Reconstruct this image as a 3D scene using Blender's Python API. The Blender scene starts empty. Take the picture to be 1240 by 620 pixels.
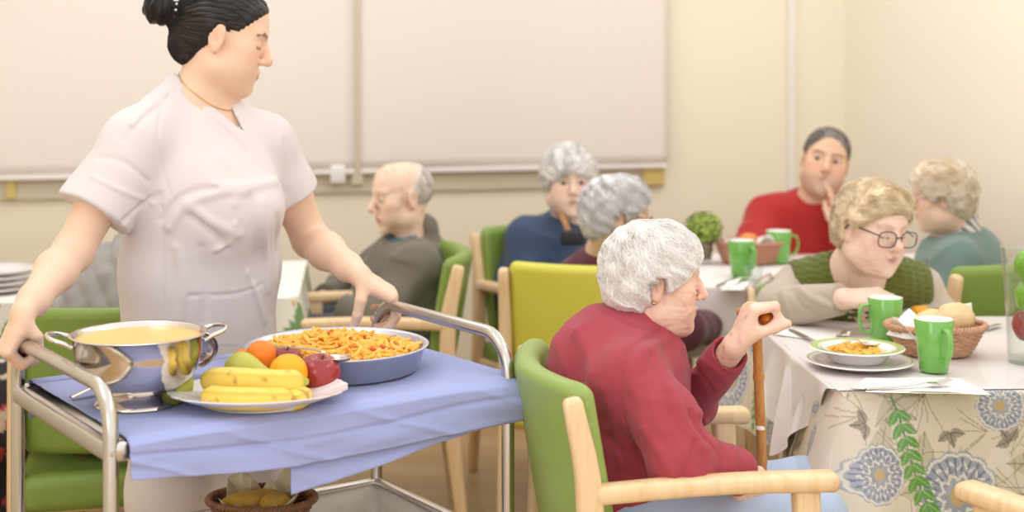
EXPO, WORLD, LAMP, KEY = 0.40, 1.05, 5, 26
import bpy, bmesh, math, random
import numpy as np
from mathutils import Vector, Matrix
C = bpy.context.scene.collection
F = 1744.0; CX = 620.0; YH = 80.0; HC = 1.42
V3 = lambda *a: np.array(a, dtype=np.float64)

def P(px, py, D):
    """a photo pixel and a depth -> a point of the room (metres)"""
    return V3((px - CX) / F * D, D, HC - (py - YH) / F * D)
def G(px, py, z):
    """point where the sight line through a pixel meets height z"""
    D = F * (HC - z) / (py - YH)
    return V3((px - CX) / F * D, D, z)

def lin(c):
    c = np.asarray(c, float) / 255.0
    return np.where(c <= 0.04045, c / 12.92, ((c + 0.055) / 1.055) ** 2.4)

# ------------------------------------------------------------------ materials
def mat(name, rgb, rough=0.5, metal=0.0, bump=0.0, bscale=60.0, var=0.0, vscale=8.0, attr=False, sheen=0.0, sss=0.0,
        spec=0.5, coat=0.0, trans=0.0, ior=1.45, stretch=None, wave=None, rvar=0.0):
    m = bpy.data.materials.new(name); m.use_nodes = True
    nt = m.node_tree; b = nt.nodes['Principled BSDF']
    col = tuple(lin(rgb)) + (1,)
    b.inputs['Base Color'].default_value = col
    b.inputs['Roughness'].default_value = rough
    b.inputs['Metallic'].default_value = metal
    b.inputs['Specular IOR Level'].default_value = spec
    b.inputs['IOR'].default_value = ior
    if sheen: b.inputs['Sheen Weight'].default_value = sheen
    if coat: b.inputs['Coat Weight'].default_value = coat; b.inputs['Coat Roughness'].default_value = 0.1
    if trans: b.inputs['Transmission Weight'].default_value = trans
    if sss:
        b.inputs['Subsurface Weight'].default_value = sss
        b.inputs['Subsurface Radius'].default_value = (1.0, 0.35, 0.2)
        b.inputs['Subsurface Scale'].default_value = 0.012
    tc = nt.nodes.new('ShaderNodeTexCoord')
    mp = nt.nodes.new('ShaderNodeMapping'); nt.links.new(tc.outputs['Object'], mp.inputs['Vector'])
    if stretch: mp.inputs['Scale'].default_value = stretch
    src = None
    if attr:
        a = nt.nodes.new('ShaderNodeAttribute'); a.attribute_name = 'Col'; src = a.outputs['Color']
    if var:
        n = nt.nodes.new('ShaderNodeTexNoise'); n.inputs['Scale'].default_value = vscale; n.inputs['Detail'].default_value = 4
        nt.links.new(mp.outputs['Vector'], n.inputs['Vector'])
        mr = nt.nodes.new('ShaderNodeMapRange'); mr.inputs['From Min'].default_value = 0.3; mr.inputs['From Max'].default_value = 0.7
        mr.inputs['To Min'].default_value = 1 - var; mr.inputs['To Max'].default_value = 1 + var
        nt.links.new(n.outputs['Fac'], mr.inputs['Value'])
        vm = nt.nodes.new('ShaderNodeVectorMath'); vm.operation = 'SCALE'
        if src: nt.links.new(src, vm.inputs[0])
        else: vm.inputs[0].default_value = col[:3]
        nt.links.new(mr.outputs['Result'], vm.inputs['Scale']); src = vm.outputs['Vector']
    if src: nt.links.new(src, b.inputs['Base Color'])
    if bump:
        if wave:
            n2 = nt.nodes.new('ShaderNodeTexWave'); n2.inputs['Scale'].default_value = wave; n2.bands_direction = 'X'
            n2.inputs['Distortion'].default_value = 1.0
        else:
            n2 = nt.nodes.new('ShaderNodeTexNoise'); n2.inputs['Scale'].default_value = bscale; n2.inputs['Detail'].default_value = 5
        nt.links.new(mp.outputs['Vector'], n2.inputs['Vector'])
        bp = nt.nodes.new('ShaderNodeBump'); bp.inputs['Strength'].default_value = min(1, bump); bp.inputs['Distance'].default_value = 0.004
        nt.links.new(n2.outputs['Fac'], bp.inputs['Height']); nt.links.new(bp.outputs['Normal'], b.inputs['Normal'])
    return m

def wood(name, rgb, rgb2, scale=(14, 14, 1.6), rough=0.35):
    m = mat(name, rgb, rough, bump=0.05, bscale=120)
    nt = m.node_tree; b = nt.nodes['Principled BSDF']
    tc = nt.nodes.new('ShaderNodeTexCoord'); mp = nt.nodes.new('ShaderNodeMapping'); mp.inputs['Scale'].default_value = scale
    nt.links.new(tc.outputs['Object'], mp.inputs['Vector'])
    n = nt.nodes.new('ShaderNodeTexNoise'); n.inputs['Scale'].default_value = 5; n.inputs['Detail'].default_value = 6; n.inputs['Distortion'].default_value = .6
    nt.links.new(mp.outputs['Vector'], n.inputs['Vector'])
    r = nt.nodes.new('ShaderNodeValToRGB')
    r.color_ramp.elements[0].position = .35; r.color_ramp.elements[1].position = .65
    r.color_ramp.elements[0].color = tuple(lin(rgb2)) + (1,); r.color_ramp.elements[1].color = tuple(lin(rgb)) + (1,)
    nt.links.new(n.outputs['Fac'], r.inputs['Fac']); nt.links.new(r.outputs['Color'], b.inputs['Base Color'])
    return m

# ------------------------------------------------------------------ objects
def tag(o, label=None, cat=None, group=None, kind=None):
    if label: o['label'] = label
    if cat: o['category'] = cat
    if group: o['group'] = group
    if kind: o['kind'] = kind
    return o
def empty(name, loc=(0, 0, 0), rz=0.0, label=None, cat=None, group=None):
    o = bpy.data.objects.new(name, None); C.objects.link(o)
    o.location = tuple(loc); o.rotation_euler = (0, 0, rz); o.empty_display_size = .1
    return tag(o, label, cat, group)
def mkmesh(name, verts, faces, m=None, parent=None, smooth=True, col=None, angle=None):
    me = bpy.data.meshes.new(name)
    verts = np.asarray(verts, dtype=np.float32).reshape(-1, 3)
    if isinstance(faces, np.ndarray) and faces.ndim == 2:
        k = faces.shape[1]; n = len(faces)
        me.vertices.add(len(verts)); me.vertices.foreach_set('co', verts.ravel())
        me.loops.add(n * k); me.loops.foreach_set('vertex_index', faces.astype(np.int32).ravel())
        me.polygons.add(n); me.polygons.foreach_set('loop_start', np.arange(n, dtype=np.int32) * k)
        me.polygons.foreach_set('loop_total', np.full(n, k, dtype=np.int32)); me.update(calc_edges=True)
    else:
        me.from_pydata([tuple(map(float, v)) for v in verts], [], [tuple(int(i) for i in f) for f in faces]); me.update()
    if smooth:
        me.polygons.foreach_set('use_smooth', np.ones(len(me.polygons), dtype=bool))
        if angle: me.set_sharp_from_angle(angle=math.radians(angle))
    if col is not None:
        a = me.color_attributes.new('Col', 'FLOAT_COLOR', 'POINT')
        c4 = np.ones((len(verts), 4), dtype=np.float32); c4[:, :3] = col; a.data.foreach_set('color', c4.ravel())
    if m: me.materials.append(m)
    o = bpy.data.objects.new(name, me); C.objects.link(o)
    if parent: o.parent = parent
    return o
def copy_tree(o, parent=None):
    c = o.copy(); C.objects.link(c); c.parent = parent
    for k in [x for x in bpy.data.objects if x.parent == o]: copy_tree(k, c)
    return c

class MB:
    """collects simple shapes that end up as ONE mesh object"""
    def __init__(s): s.v = []; s.f = []; s.n = 0
    def add(s, v, f):
        v = np.asarray(v, float).reshape(-1, 3)
        s.v.append(v); s.f += [tuple(int(i) + s.n for i in q) for q in f]; s.n += len(v); return s
    def grid(s, X, closed_u=False, closed_v=False, flip=False):
        nu, nv = X.shape[:2]; f = []
        for i in range(nu if closed_u else nu - 1):
            for j in range(nv if closed_v else nv - 1):
                a = i * nv + j; b = ((i + 1) % nu) * nv + j; c = ((i + 1) % nu) * nv + (j + 1) % nv; d = i * nv + (j + 1) % nv
                f.append((a, d, c, b) if flip else (a, b, c, d))
        return s.add(X.reshape(-1, 3), f)
    def box(s, c, size, R=None, bev=0.0):
        bm = bmesh.new(); bmesh.ops.create_cube(bm, size=1.0)
        for v in bm.verts: v.co = Vector((v.co.x * size[0], v.co.y * size[1], v.co.z * size[2]))
        if bev: bmesh.ops.bevel(bm, geom=list(bm.edges), offset=bev, segments=3, profile=.5, affect='EDGES')
        v = np.array([tuple(q.co) for q in bm.verts]); f = [[w.index for w in q.verts] for q in bm.faces]; bm.free()
        if R is not None: v = v @ np.asarray(R).T
        return s.add(v + np.asarray(c, float), f)
    def tube(s, pts, r, n=12, cap=True, closed=False, sq=None):
        """sq: (a, b) gives an elliptic section"""
        pts = np.asarray(pts, float); N = len(pts); r = np.broadcast_to(np.asarray(r, float), (N,))
        T = np.gradient(pts, axis=0) if not closed else np.roll(pts, -1, 0) - np.roll(pts, 1, 0)
        T /= np.linalg.norm(T, axis=1)[:, None] + 1e-12
        up = V3(0, 0, 1) if abs(T[0][2]) < .9 else V3(0, 1, 0)
        a = np.cross(T[0], up); a /= np.linalg.norm(a); rings = []
        ang = np.arange(n) / n * 2 * math.pi
        for i in range(N):
            a = a - T[i] * a.dot(T[i]); a /= np.linalg.norm(a) + 1e-12; b = np.cross(T[i], a)
            sa, sb = sq if sq else (1, 1)
            rings.append(pts[i] + r[i] * (np.cos(ang)[:, None] * a * sa + np.sin(ang)[:, None] * b * sb))
        X = np.array(rings); base = s.n
        s.grid(X, closed_u=closed, closed_v=True)
        if cap and not closed:
            s.f.append(tuple(base + j for j in range(n))); s.f.append(tuple(base + (N - 1) * n + j for j in reversed(range(n))))
        return s
    def lathe(s, prof, n=48, c=(0, 0, 0), sx=1.0, sy=1.0, fn=None):
        prof = np.asarray(prof, float); a = np.arange(n) / n * 2 * math.pi
        X = np.zeros((len(prof), n, 3)); X[..., 0] = prof[:, 0:1] * np.cos(a) * sx; X[..., 1] = prof[:, 0:1] * np.sin(a) * sy; X[..., 2] = prof[:, 1:2]
        if fn is not None: X = fn(X, a)
        return s.grid(X + np.asarray(c, float), closed_v=True)
    def loft(s, pts, w, d, side, n=16, e=4.0):
        """superellipse sections w (along side) x d along a path, closed ends rounded a little"""
        pts = np.asarray(pts, float); N = len(pts); T = np.gradient(pts, axis=0); T /= np.linalg.norm(T, axis=1)[:, None]
        w = np.broadcast_to(np.asarray(w, float), (N,)); d = np.broadcast_to(np.asarray(d, float), (N,))
        t = np.arange(n) / n * 2 * math.pi; cx = np.sign(np.cos(t)) * np.abs(np.cos(t)) ** (2 / e); cy = np.sign(np.sin(t)) * np.abs(np.sin(t)) ** (2 / e)
        side = np.asarray(side, float); rings = []
        for i in range(N):
            a = side - T[i] * side.dot(T[i]); a /= np.linalg.norm(a); b = np.cross(T[i], a)
            rings.append(pts[i] + cx[:, None] * a * w[i] / 2 + cy[:, None] * b * d[i] / 2)
        base = s.n; s.grid(np.array(rings), closed_v=True)
        s.f.append(tuple(base + j for j in range(n))); s.f.append(tuple(base + (N - 1) * n + j for j in reversed(range(n))))
        return s
    def build(s, name, m, parent=None, smooth=True, angle=45, loc=None):
        v = np.concatenate(s.v)
        o = mkmesh(name, v, s.f, m, parent, smooth, angle=angle)
        bm = bmesh.new(); bm.from_mesh(o.data); bmesh.ops.recalc_face_normals(bm, faces=bm.faces); bm.to_mesh(o.data); bm.free()
        if loc is not None: o.location = tuple(loc)
        return o
def spline(pts, n=24):
    """Catmull-Rom through points"""
    p = np.asarray(pts, float); p = np.vstack([2 * p[0] - p[1], p, 2 * p[-1] - p[-2]]); out = []
    m = len(p) - 3
    for t in np.linspace(0, m - 1e-6, n):
        i = int(t); u = t - i; a, b, c, d = p[i:i + 4]
        out.append(.5 * (2 * b + (c - a) * u + (2 * a - 5 * b + 4 * c - d) * u * u + (-a + 3 * b - 3 * c + d) * u ** 3))
    return np.array(out)
def rotz(a): c, s = math.cos(a), math.sin(a); return np.array([[c, -s, 0], [s, c, 0], [0, 0, 1.]])
def nrm(v): v = np.asarray(v, float); return v / (np.linalg.norm(v) + 1e-12)

# ------------------------------------------------------------------ noise + distance functions
_rs = np.random.RandomState(7); _T = _rs.rand(32, 32, 32).astype(np.float32)
def noise(p, s=1.0, o=0.0):
    q = np.asarray(p) * s + o; i = np.floor(q).astype(np.int64); f = (q - i); f = f * f * (3 - 2 * f); i0 = i & 31; i1 = (i + 1) & 31
    x0, y0, z0 = i0.T; x1, y1, z1 = i1.T; fx, fy, fz = f.T
    return ((( _T[x0, y0, z0] * (1 - fx) + _T[x1, y0, z0] * fx) * (1 - fy) + (_T[x0, y1, z0] * (1 - fx) + _T[x1, y1, z0] * fx) * fy) * (1 - fz) +
            ((_T[x0, y0, z1] * (1 - fx) + _T[x1, y0, z1] * fx) * (1 - fy) + (_T[x0, y1, z1] * (1 - fx) + _T[x1, y1, z1] * fx) * fy) * fz) - .5
def smin(a, b, k=.02):
    if k <= 0: return np.minimum(a, b)
    h = np.maximum(k - np.abs(a - b), 0) / k; return np.minimum(a, b) - h * h * k * .25
def smax(a, b, k=.01): return -smin(-a, -b, k)
def ell(p, c, r, R=None):
    q = p - np.asarray(c); q = q @ np.asarray(R) if R is not None else q
    r = np.asarray(r, float); k0 = np.sqrt(((q / r) ** 2).sum(1)); k1 = np.sqrt(((q / (r * r)) ** 2).sum(1)) + 1e-9
    return k0 * (k0 - 1) / k1
def sph(p, c, r): return np.sqrt(((p - np.asarray(c)) ** 2).sum(1)) - r
def cap(p, a, b, ra, rb=None):
    rb = ra if rb is None else rb; a = np.asarray(a, float); b = np.asarray(b, float); d = b - a
    t = np.clip(((p - a) @ d) / (d @ d + 1e-12), 0, 1)
    return np.sqrt(((p - a - t[:, None] * d) ** 2).sum(1)) - (ra + (rb - ra) * t)
def chain(p, pts, rs, k=.01):
    d = None
    for i in range(len(pts) - 1):
        e = cap(p, pts[i], pts[i + 1], rs[i], rs[i + 1]); d = e if d is None else smin(d, e, k)
    return d
def rbox(p, c, h, r=.01, R=None):
    q = p - np.asarray(c); q = q @ np.asarray(R) if R is not None else q
    q = np.abs(q) - (np.asarray(h) - r)
    return np.sqrt((np.maximum(q, 0) ** 2).sum(1)) + np.minimum(q.max(1), 0) - r
def seg(p, a, b):
    a = np.asarray(a, float); b = np.asarray(b, float); d = b - a
    t = np.clip(((p - a) @ d) / (d @ d + 1e-12), 0, 1); return np.sqrt(((p - a - t[:, None] * d) ** 2).sum(1))
def grad(f, p, e=.001):
    d = f(p); g = np.empty_like(p)
    for k in range(3):
        q = p.copy(); q[:, k] += e; g[:, k] = (f(q) - d) / e
    return d, g
def surf(f, lo, hi, h, refine=1):
    """surface nets over a narrow band -> verts, quads"""
    lo = np.asarray(lo, float); hi = np.asarray(hi, float); B = 4
    nb = np.ceil((hi - lo) / (h * B)).astype(int) + 1; n = nb * B
    bc = np.stack(np.meshgrid(*[(np.arange(k) + .5) * B - .5 for k in nb], indexing='ij'), -1).reshape(-1, 3) * h + lo
    db = np.concatenate([f(bc[i:i + 300000]) for i in range(0, len(bc), 300000)])
    act = np.abs(db) < h * B * 1.9
    D = np.repeat(np.repeat(np.repeat(db.reshape(nb).astype(np.float32), B, 0), B, 1), B, 2)
    ab = np.argwhere(act.reshape(nb)); off = np.stack(np.meshgrid(*[np.arange(B)] * 3, indexing='ij'), -1).reshape(-1, 3)
    ids = (ab[:, None, :] * B + off[None]).reshape(-1, 3)
    val = np.concatenate([f(ids[i:i + 300000] * h + lo) for i in range(0, len(ids), 300000)]) if len(ids) else np.zeros(0)
    D[ids[:, 0], ids[:, 1], ids[:, 2]] = val
    S = D < 0
    c = S[:-1, :-1, :-1].astype(np.int8)
    for a in (0, 1):
        for b in (0, 1):
            for g in (0, 1):
                if a + b + g: c = c + S[a:n[0] - 1 + a, b:n[1] - 1 + b, g:n[2] - 1 + g]
    cells = (c > 0) & (c < 8); idx = np.full(cells.shape, -1, np.int64); L = np.argwhere(cells); idx[cells] = np.arange(len(L))
    acc = np.zeros((len(L), 3)); cnt = np.zeros(len(L)); cor = [(a, b, g) for a in (0, 1) for b in (0, 1) for g in (0, 1)]
    vals = {q: D[L[:, 0] + q[0], L[:, 1] + q[1], L[:, 2] + q[2]] for q in cor}
    for q in cor:
        for ax in range(3):
            if q[ax] == 0:
                r = list(q); r[ax] = 1; r = tuple(r); a, b = vals[q], vals[r]; m = (a < 0) != (b < 0)
                t = np.where(m, a / (a - b + 1e-20), 0); pt = np.tile(np.array(q, float), (len(L), 1)); pt[:, ax] += t
                acc += pt * m[:, None]; cnt += m
    v = (L + acc / cnt[:, None]) * h + lo; quads = []
    for ax in range(3):
        sl0 = [slice(None)] * 3; sl1 = [slice(None)] * 3; sl0[ax] = slice(0, -1); sl1[ax] = slice(1, None)
        a = S[tuple(sl0)]; b = S[tuple(sl1)]; E = np.argwhere(a != b); sg = a[E[:, 0], E[:, 1], E[:, 2]]
        u, w = (ax + 1) % 3, (ax + 2) % 3; ok = (E[:, u] > 0) & (E[:, w] > 0) & (E[:, u] < n[u] - 1) & (E[:, w] < n[w] - 1); E = E[ok]; sg = sg[ok]
        def g(du, dw):
            e = E.copy(); e[:, u] -= du; e[:, w] -= dw; return idx[e[:, 0], e[:, 1], e[:, 2]]
        q = np.stack([g(1, 1), g(0, 1), g(0, 0), g(1, 0)], 1); q[~sg] = q[~sg][:, ::-1]; q = q[(q >= 0).all(1)]; quads.append(q)
    q = np.concatenate(quads)
    for _ in range(refine):
        out = []
        for i in range(0, len(v), 200000):
            pp = v[i:i + 200000]; d, gr = grad(f, pp, h * .3); g2 = np.maximum((gr ** 2).sum(1), .25)
            out.append(pp - np.clip(d / g2, -h, h)[:, None] * gr * .9)
        v = np.concatenate(out)
    return v, q
def bbox(pts, m=.05):
    p = np.asarray(pts, float).reshape(-1, 3); return p.min(0) - m, p.max(0) + m
def sdf_obj(name, f, lo, hi, h, m, parent=None, col=None, refine=1, origin=None):
    v, q = surf(f, lo, hi, h, refine)
    c = col(v) if col else None
    if origin is not None: v = v - np.asarray(origin)
    o = mkmesh(name, v, q, m, parent, True, c)
    if origin is not None: o.location = tuple(origin)
    return o
def mix(a, b, t): t = np.clip(t, 0, 1)[:, None]; return a * (1 - t) + np.asarray(b) * t
# ================================================================== palette
M = {}
M['wall'] = mat('cream_paint', (245, 237, 216), .9, bump=.03, bscale=200)
M['wall2'] = mat('cream_paint_side', (245, 238, 222), .9, bump=.03, bscale=200)
M['blind'] = mat('blind_fabric', (236, 227, 219), .85, bump=.08, bscale=400)
M['blindbar'] = mat('blind_bar', (240, 236, 230), .5)
M['alu'] = mat('window_frame', (212, 200, 178), .6)
M['white'] = mat('white_paint', (240, 236, 230), .5)
M['beech'] = wood('beech', (240, 212, 170), (230, 196, 148))
M['beech_dark'] = wood('beech_dark', (214, 160, 100), (190, 132, 76))
M['green'] = mat('green_vinyl', (148, 172, 92), .38, bump=.05, bscale=90, var=.03)
M['green2'] = mat('green_vinyl_dark', (130, 156, 72), .42, bump=.05, bscale=90)
M['lime'] = mat('lime_vinyl', (214, 210, 84), .42, bump=.05, bscale=90)
M['steel'] = mat('brushed_steel', (214, 208, 202), .27, 1.0, bump=.02, bscale=300)
M['steel_pol'] = mat('polished_steel', (222, 214, 206), .13, 1.0)
M['steel_tube'] = mat('steel_tube', (206, 200, 192), .22, 1.0)
M['tray'] = mat('tray_steel', (206, 204, 204), .33, 1.0)
M['alupan'] = mat('pan_aluminium', (206, 208, 216), .38, .85)
M['rubber'] = mat('grey_rubber', (80, 78, 76), .7)
M['bluecloth'] = mat('blue_cloth', (160, 168, 214), .85, bump=.10, bscale=500, sheen=.1)
M['soup'] = mat('soup', (240, 196, 116), .35, bump=.05, bscale=30, var=.02)
M['pasta'] = mat('pasta', (244, 190, 84), .4, var=.10, vscale=40)
M['china'] = mat('white_china', (240, 236, 236), .18, coat=.3)
M['banana'] = None
M['mug'] = mat('green_glaze', (118, 182, 86), .15, coat=.5)
M['mugin'] = mat('white_glaze', (240, 240, 232), .2)
M['wicker'] = mat('wicker', (160, 112, 80), .6, bump=.2, bscale=90, var=.2, vscale=60)
M['wicker2'] = mat('wicker_pale', (204, 158, 126), .6, bump=.2, bscale=90, var=.18, vscale=60)
M['paper'] = mat('paper_napkin', (244, 240, 236), .9, bump=.05, bscale=200)
M['kraft'] = mat('baking_paper', (224, 208, 176), .8)
M['bread'] = mat('bread_crust', (236, 206, 158), .8, bump=.3, bscale=60, var=.12, vscale=22)
M['bread2'] = mat('bread_crust_gold', (226, 178, 78), .8, bump=.3, bscale=60, var=.12, vscale=22)
M['wtop'] = mat('white_cloth', (238, 231, 229), .8, bump=.06, bscale=300)
M['apple_g'] = mat('apple_green', (128, 182, 44), .2, coat=.4, var=.06, vscale=14)
M['cane'] = wood('bamboo', (208, 150, 88), (182, 120, 62), (20, 20, 2), .3)
M['amber'] = mat('amber_knob', (196, 104, 24), .15, coat=.6)
M['plant'] = mat('plant_leaf', (158, 178, 84), .6, var=.2, vscale=40)
M['terracotta'] = mat('terracotta_box', (190, 140, 118), .7)
def glass_mat(name, tint=(1, 1, 1), power=3.5, top=.75):
    m = bpy.data.materials.new(name); m.use_nodes = True; nt = m.node_tree
    b = nt.nodes['Principled BSDF']; out = nt.nodes['Material Output']
    tr = nt.nodes.new('ShaderNodeBsdfTransparent'); gl = nt.nodes.new('ShaderNodeBsdfGlossy'); gl.inputs['Roughness'].default_value = .03
    tr.inputs['Color'].default_value = tuple(tint) + (1,)
    lw = nt.nodes.new('ShaderNodeLayerWeight'); lw.inputs['Blend'].default_value = .5; pw = nt.nodes.new('ShaderNodeMath'); pw.operation = 'POWER'; pw.inputs[1].default_value = power
    nt.links.new(lw.outputs['Facing'], pw.inputs[0]); fr = nt.nodes.new('ShaderNodeMapRange'); fr.inputs['To Min'].default_value = .05; fr.inputs['To Max'].default_value = top; nt.links.new(pw.outputs[0], fr.inputs['Value']); mx = nt.nodes.new('ShaderNodeMixShader')
    nt.links.new(fr.outputs['Result'], mx.inputs[0]); nt.links.new(tr.outputs[0], mx.inputs[1]); nt.links.new(gl.outputs[0], mx.inputs[2])
    nt.links.new(mx.outputs[0], out.inputs['Surface']); nt.nodes.remove(b)
    return m
M['plastic'] = glass_mat('clear_plastic', (.99, .99, .99), 4.5, .38); M['glass'] = glass_mat('clear_glass', (.96, .98, .97))

# ================================================================== room
def structure(o): o['kind'] = 'structure'; return o
# floor of pale planks
fm = mat('plank_floor', (206, 176, 134), .33)
nt = fm.node_tree; b = nt.nodes['Principled BSDF']; tc = nt.nodes.new('ShaderNodeTexCoord'); mp = nt.nodes.new('ShaderNodeMapping')
mp.inputs['Rotation'].default_value = (0, 0, math.radians(14)); nt.links.new(tc.outputs['Object'], mp.inputs['Vector'])
br = nt.nodes.new('ShaderNodeTexBrick'); br.inputs['Scale'].default_value = 1.0; br.inputs['Brick Width'].default_value = 1.2; br.inputs['Row Height'].default_value = .14
br.inputs['Mortar Size'].default_value = .002
br.inputs['Color1'].default_value = tuple(lin((216, 184, 140))) + (1,); br.inputs['Color2'].default_value = tuple(lin((198, 164, 118))) + (1,); br.inputs['Mortar'].default_value = tuple(lin((160, 126, 88))) + (1,)
nt.links.new(mp.outputs['Vector'], br.inputs['Vector'])
mp2 = nt.nodes.new('ShaderNodeMapping'); mp2.inputs['Scale'].default_value = (2, 30, 1); nt.links.new(mp.outputs['Vector'], mp2.inputs['Vector'])
n = nt.nodes.new('ShaderNodeTexNoise'); n.inputs['Scale'].default_value = 2.0; n.inputs['Detail'].default_value = 6; nt.links.new(mp2.outputs['Vector'], n.inputs['Vector'])
mx = nt.nodes.new('ShaderNodeMix'); mx.data_type = 'RGBA'; mx.blend_type = 'MULTIPLY'; mx.inputs[0].default_value = .35
nt.links.new(br.outputs['Color'], mx.inputs[6]); nt.links.new(n.outputs['Fac'], mx.inputs[7]); nt.links.new(mx.outputs[2], b.inputs['Base Color'])
structure(MB().box((0, 3.0, -.05), (8.0, 9.0, .1)).build('floor', fm))

wa = V3(-1.91, 5.37, 0); wb = V3(1.40, 6.235, 0); wd = nrm(wb - wa); wn = V3(wd[1], -wd[0], 0)   # wn looks into the room
def wp(t, z, off=0): p = wa + wd * t + wn * off; return V3(p[0], p[1], z)
def wt(px):   # distance along the back wall seen at a photo column
    k = (px - CX) / F; return (k * wa[1] - wa[0]) / (wd[0] - k * wd[1])
Rw = np.stack([wd, -wn, V3(0, 0, 1)], 1)
def wbox(mb, t0, t1, z0, z1, o0, o1, bev=0.0):
    c = wp((t0 + t1) / 2, (z0 + z1) / 2, (o0 + o1) / 2); return mb.box(c, (t1 - t0, o1 - o0, z1 - z0), Rw, bev)
T0 = wt(-260); TC = wt(1022); WL, WR = wt(-200), wt(803); WS, WT_ = .955, 2.3
mb = MB()                                   # wall with the window band cut out of it
wbox(mb, T0, TC + .1, 0, WS, -.2, 0); wbox(mb, T0, TC + .1, WT_, 2.8, -.2, 0); wbox(mb, T0, WL, WS, WT_, -.2, 0); wbox(mb, WR, TC + .1, WS, WT_, -.2, 0)
structure(mb.build('wall_back', M['wall'], smooth=False))
rc = wp(TC, 0); rd = nrm(wn)                # right wall runs towards the camera
c0 = rc + rd * 2.4 + wd * .1; structure(MB().box((c0[0], c0[1], 1.4), (4.8, .2, 2.8), np.stack([rd, nrm(wd), V3(0, 0, 1)], 1)).build('wall_right', M['wall2'], smooth=False))
lc = wp(T0, 0) + rd * 2.4 - wd * .1; structure(MB().box((lc[0], lc[1], 1.4), (4.8, .2, 2.8), np.stack([rd, nrm(wd), V3(0, 0, 1)], 1)).build('wall_left', M['wall2'], smooth=False))
structure(wbox(MB(), wt(952), wt(960), 0, 2.8, 0, .03, .004).build('trim_1', M['white'], smooth=False))
structure(wbox(MB(), T0, TC, 0, .08, 0, .015, .003).build('baseboard_back', M['beech'], smooth=False))
# two windows side by side behind their blinds
pane_m = mat('window_pane', (150, 160, 160), .05, 0, spec=.8, trans=.6)
def window(name, ta, tb):
    mb = MB(); fw = .06
    for (a, b2, c, d) in ((ta, tb, WS, WS + fw), (ta, tb, WT_ - fw, WT_), (ta, ta + fw, WS + fw, WT_ - fw), (tb - fw, tb, WS + fw, WT_ - fw), ((ta + tb) / 2 - fw / 2, (ta + tb) / 2 + fw / 2, WS + fw, WT_ - fw)):
        wbox(mb, a, b2, c, d, -.10, -.04, .004)
    o = structure(mb.build(name, M['alu'], smooth=False))
    wbox(MB(), ta + fw, tb - fw, WS + fw, WT_ - fw, -.075, -.068).build('pane', pane_m, o, smooth=False); return o
structure(wbox(MB(), wt(424), wt(438), WS, WT_, -.15, .043).build('trim_2', M['alu'], smooth=False)); TM = wt(431); w1 = window('window_1', WL, TM); w2 = window('window_2', TM, WR)
# the ledge the blinds hang over: greyish with a yellow bracket at either end
wbox(MB(), WL, WR, WS - .035, WS + .045, -.04, .022, .004).build('window_sill', M['alu'], w1, smooth=False)
bry = mat('sill_end', (214, 192, 120), .6)
wbox(MB(), wt(775), wt(800), WS - .03, WS + .055, -.02, .035, .004).build('sill_bracket', bry, w2, smooth=False)
wbox(MB(), wt(8), wt(20), WS - .03, WS + .055, -.02, .035, .004).build('sill_bracket', bry, w1, smooth=False)
def blind(px0, px1, lab):
    ta, tb = wt(px0), wt(px1); zb = 1.008; mb = MB(); U = np.linspace(0, 1, 40); Z = np.linspace(2.42, zb, 30); X = np.zeros((40, 30, 3))
    for i, u in enumerate(U):
        for j, z in enumerate(Z): X[i, j] = wp(ta + (tb - ta) * u, z, .045 + .003 * math.sin(u * 9) * (2.4 - z))
    mb.grid(X); o = mb.build('roller_blind', M['blind']); md = o.modifiers.new('thick', 'SOLIDIFY'); md.thickness = .002
    tag(o, lab, 'blind', 'roller blinds over the windows')
    wbox(MB(), ta, tb, zb - .012, zb + .006, .036, .054, .004).build('bottom_bar', M['blindbar'], o, smooth=False)
    MB().tube([wp(ta, 2.43, .05), wp(tb, 2.43, .05)], .03, 20).build('roller_tube', M['blindbar'], o)
blind(-190, 427, 'closed beige roller blind behind the standing carer, the one further from the room corner')
blind(435, 804, 'closed beige roller blind on the window nearer the room corner, above the blue cardigan woman')
# small white catch on the sill
tag(wbox(MB(), wt(398), wt(416), WS + .005, WS + .075, .03, .06, .008).build('blind_chain_clip', M['blindbar']), 'small white plastic clip at the window sill between the two blinds', 'clip')

# ================================================================== chairs
def bar(mb, pts, w, d, side, e=4, n=16, rnd=True):
    """wooden member with eased ends"""
    pts = spline(pts, 12) if len(pts) > 2 else np.linspace(pts[0], pts[1], 8)
    w = np.interp(np.linspace(0, 1, len(pts)), np.linspace(0, 1, len(np.atleast_1d(w))), np.atleast_1d(w)); d = np.interp(np.linspace(0, 1, len(pts)), np.linspace(0, 1, len(np.atleast_1d(d))), np.atleast_1d(d))
    if rnd:
        t0 = nrm(pts[0] - pts[1]); t1 = nrm(pts[-1] - pts[-2]); k = .35
        pre = [pts[0] + t0 * .010, pts[0] + t0 * .007]; post = [pts[-1] + t1 * .007, pts[-1] + t1 * .010]
        pts = np.vstack([pre, pts, post]); w = np.r_[w[0] * .55, w[0] * .85, w, w[-1] * .85, w[-1] * .55]; d = np.r_[d[0] * .5, d[0] * .82, d, d[-1] * .82, d[-1] * .5]
    return mb.loft(pts, w, d, side, n, e)
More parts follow.
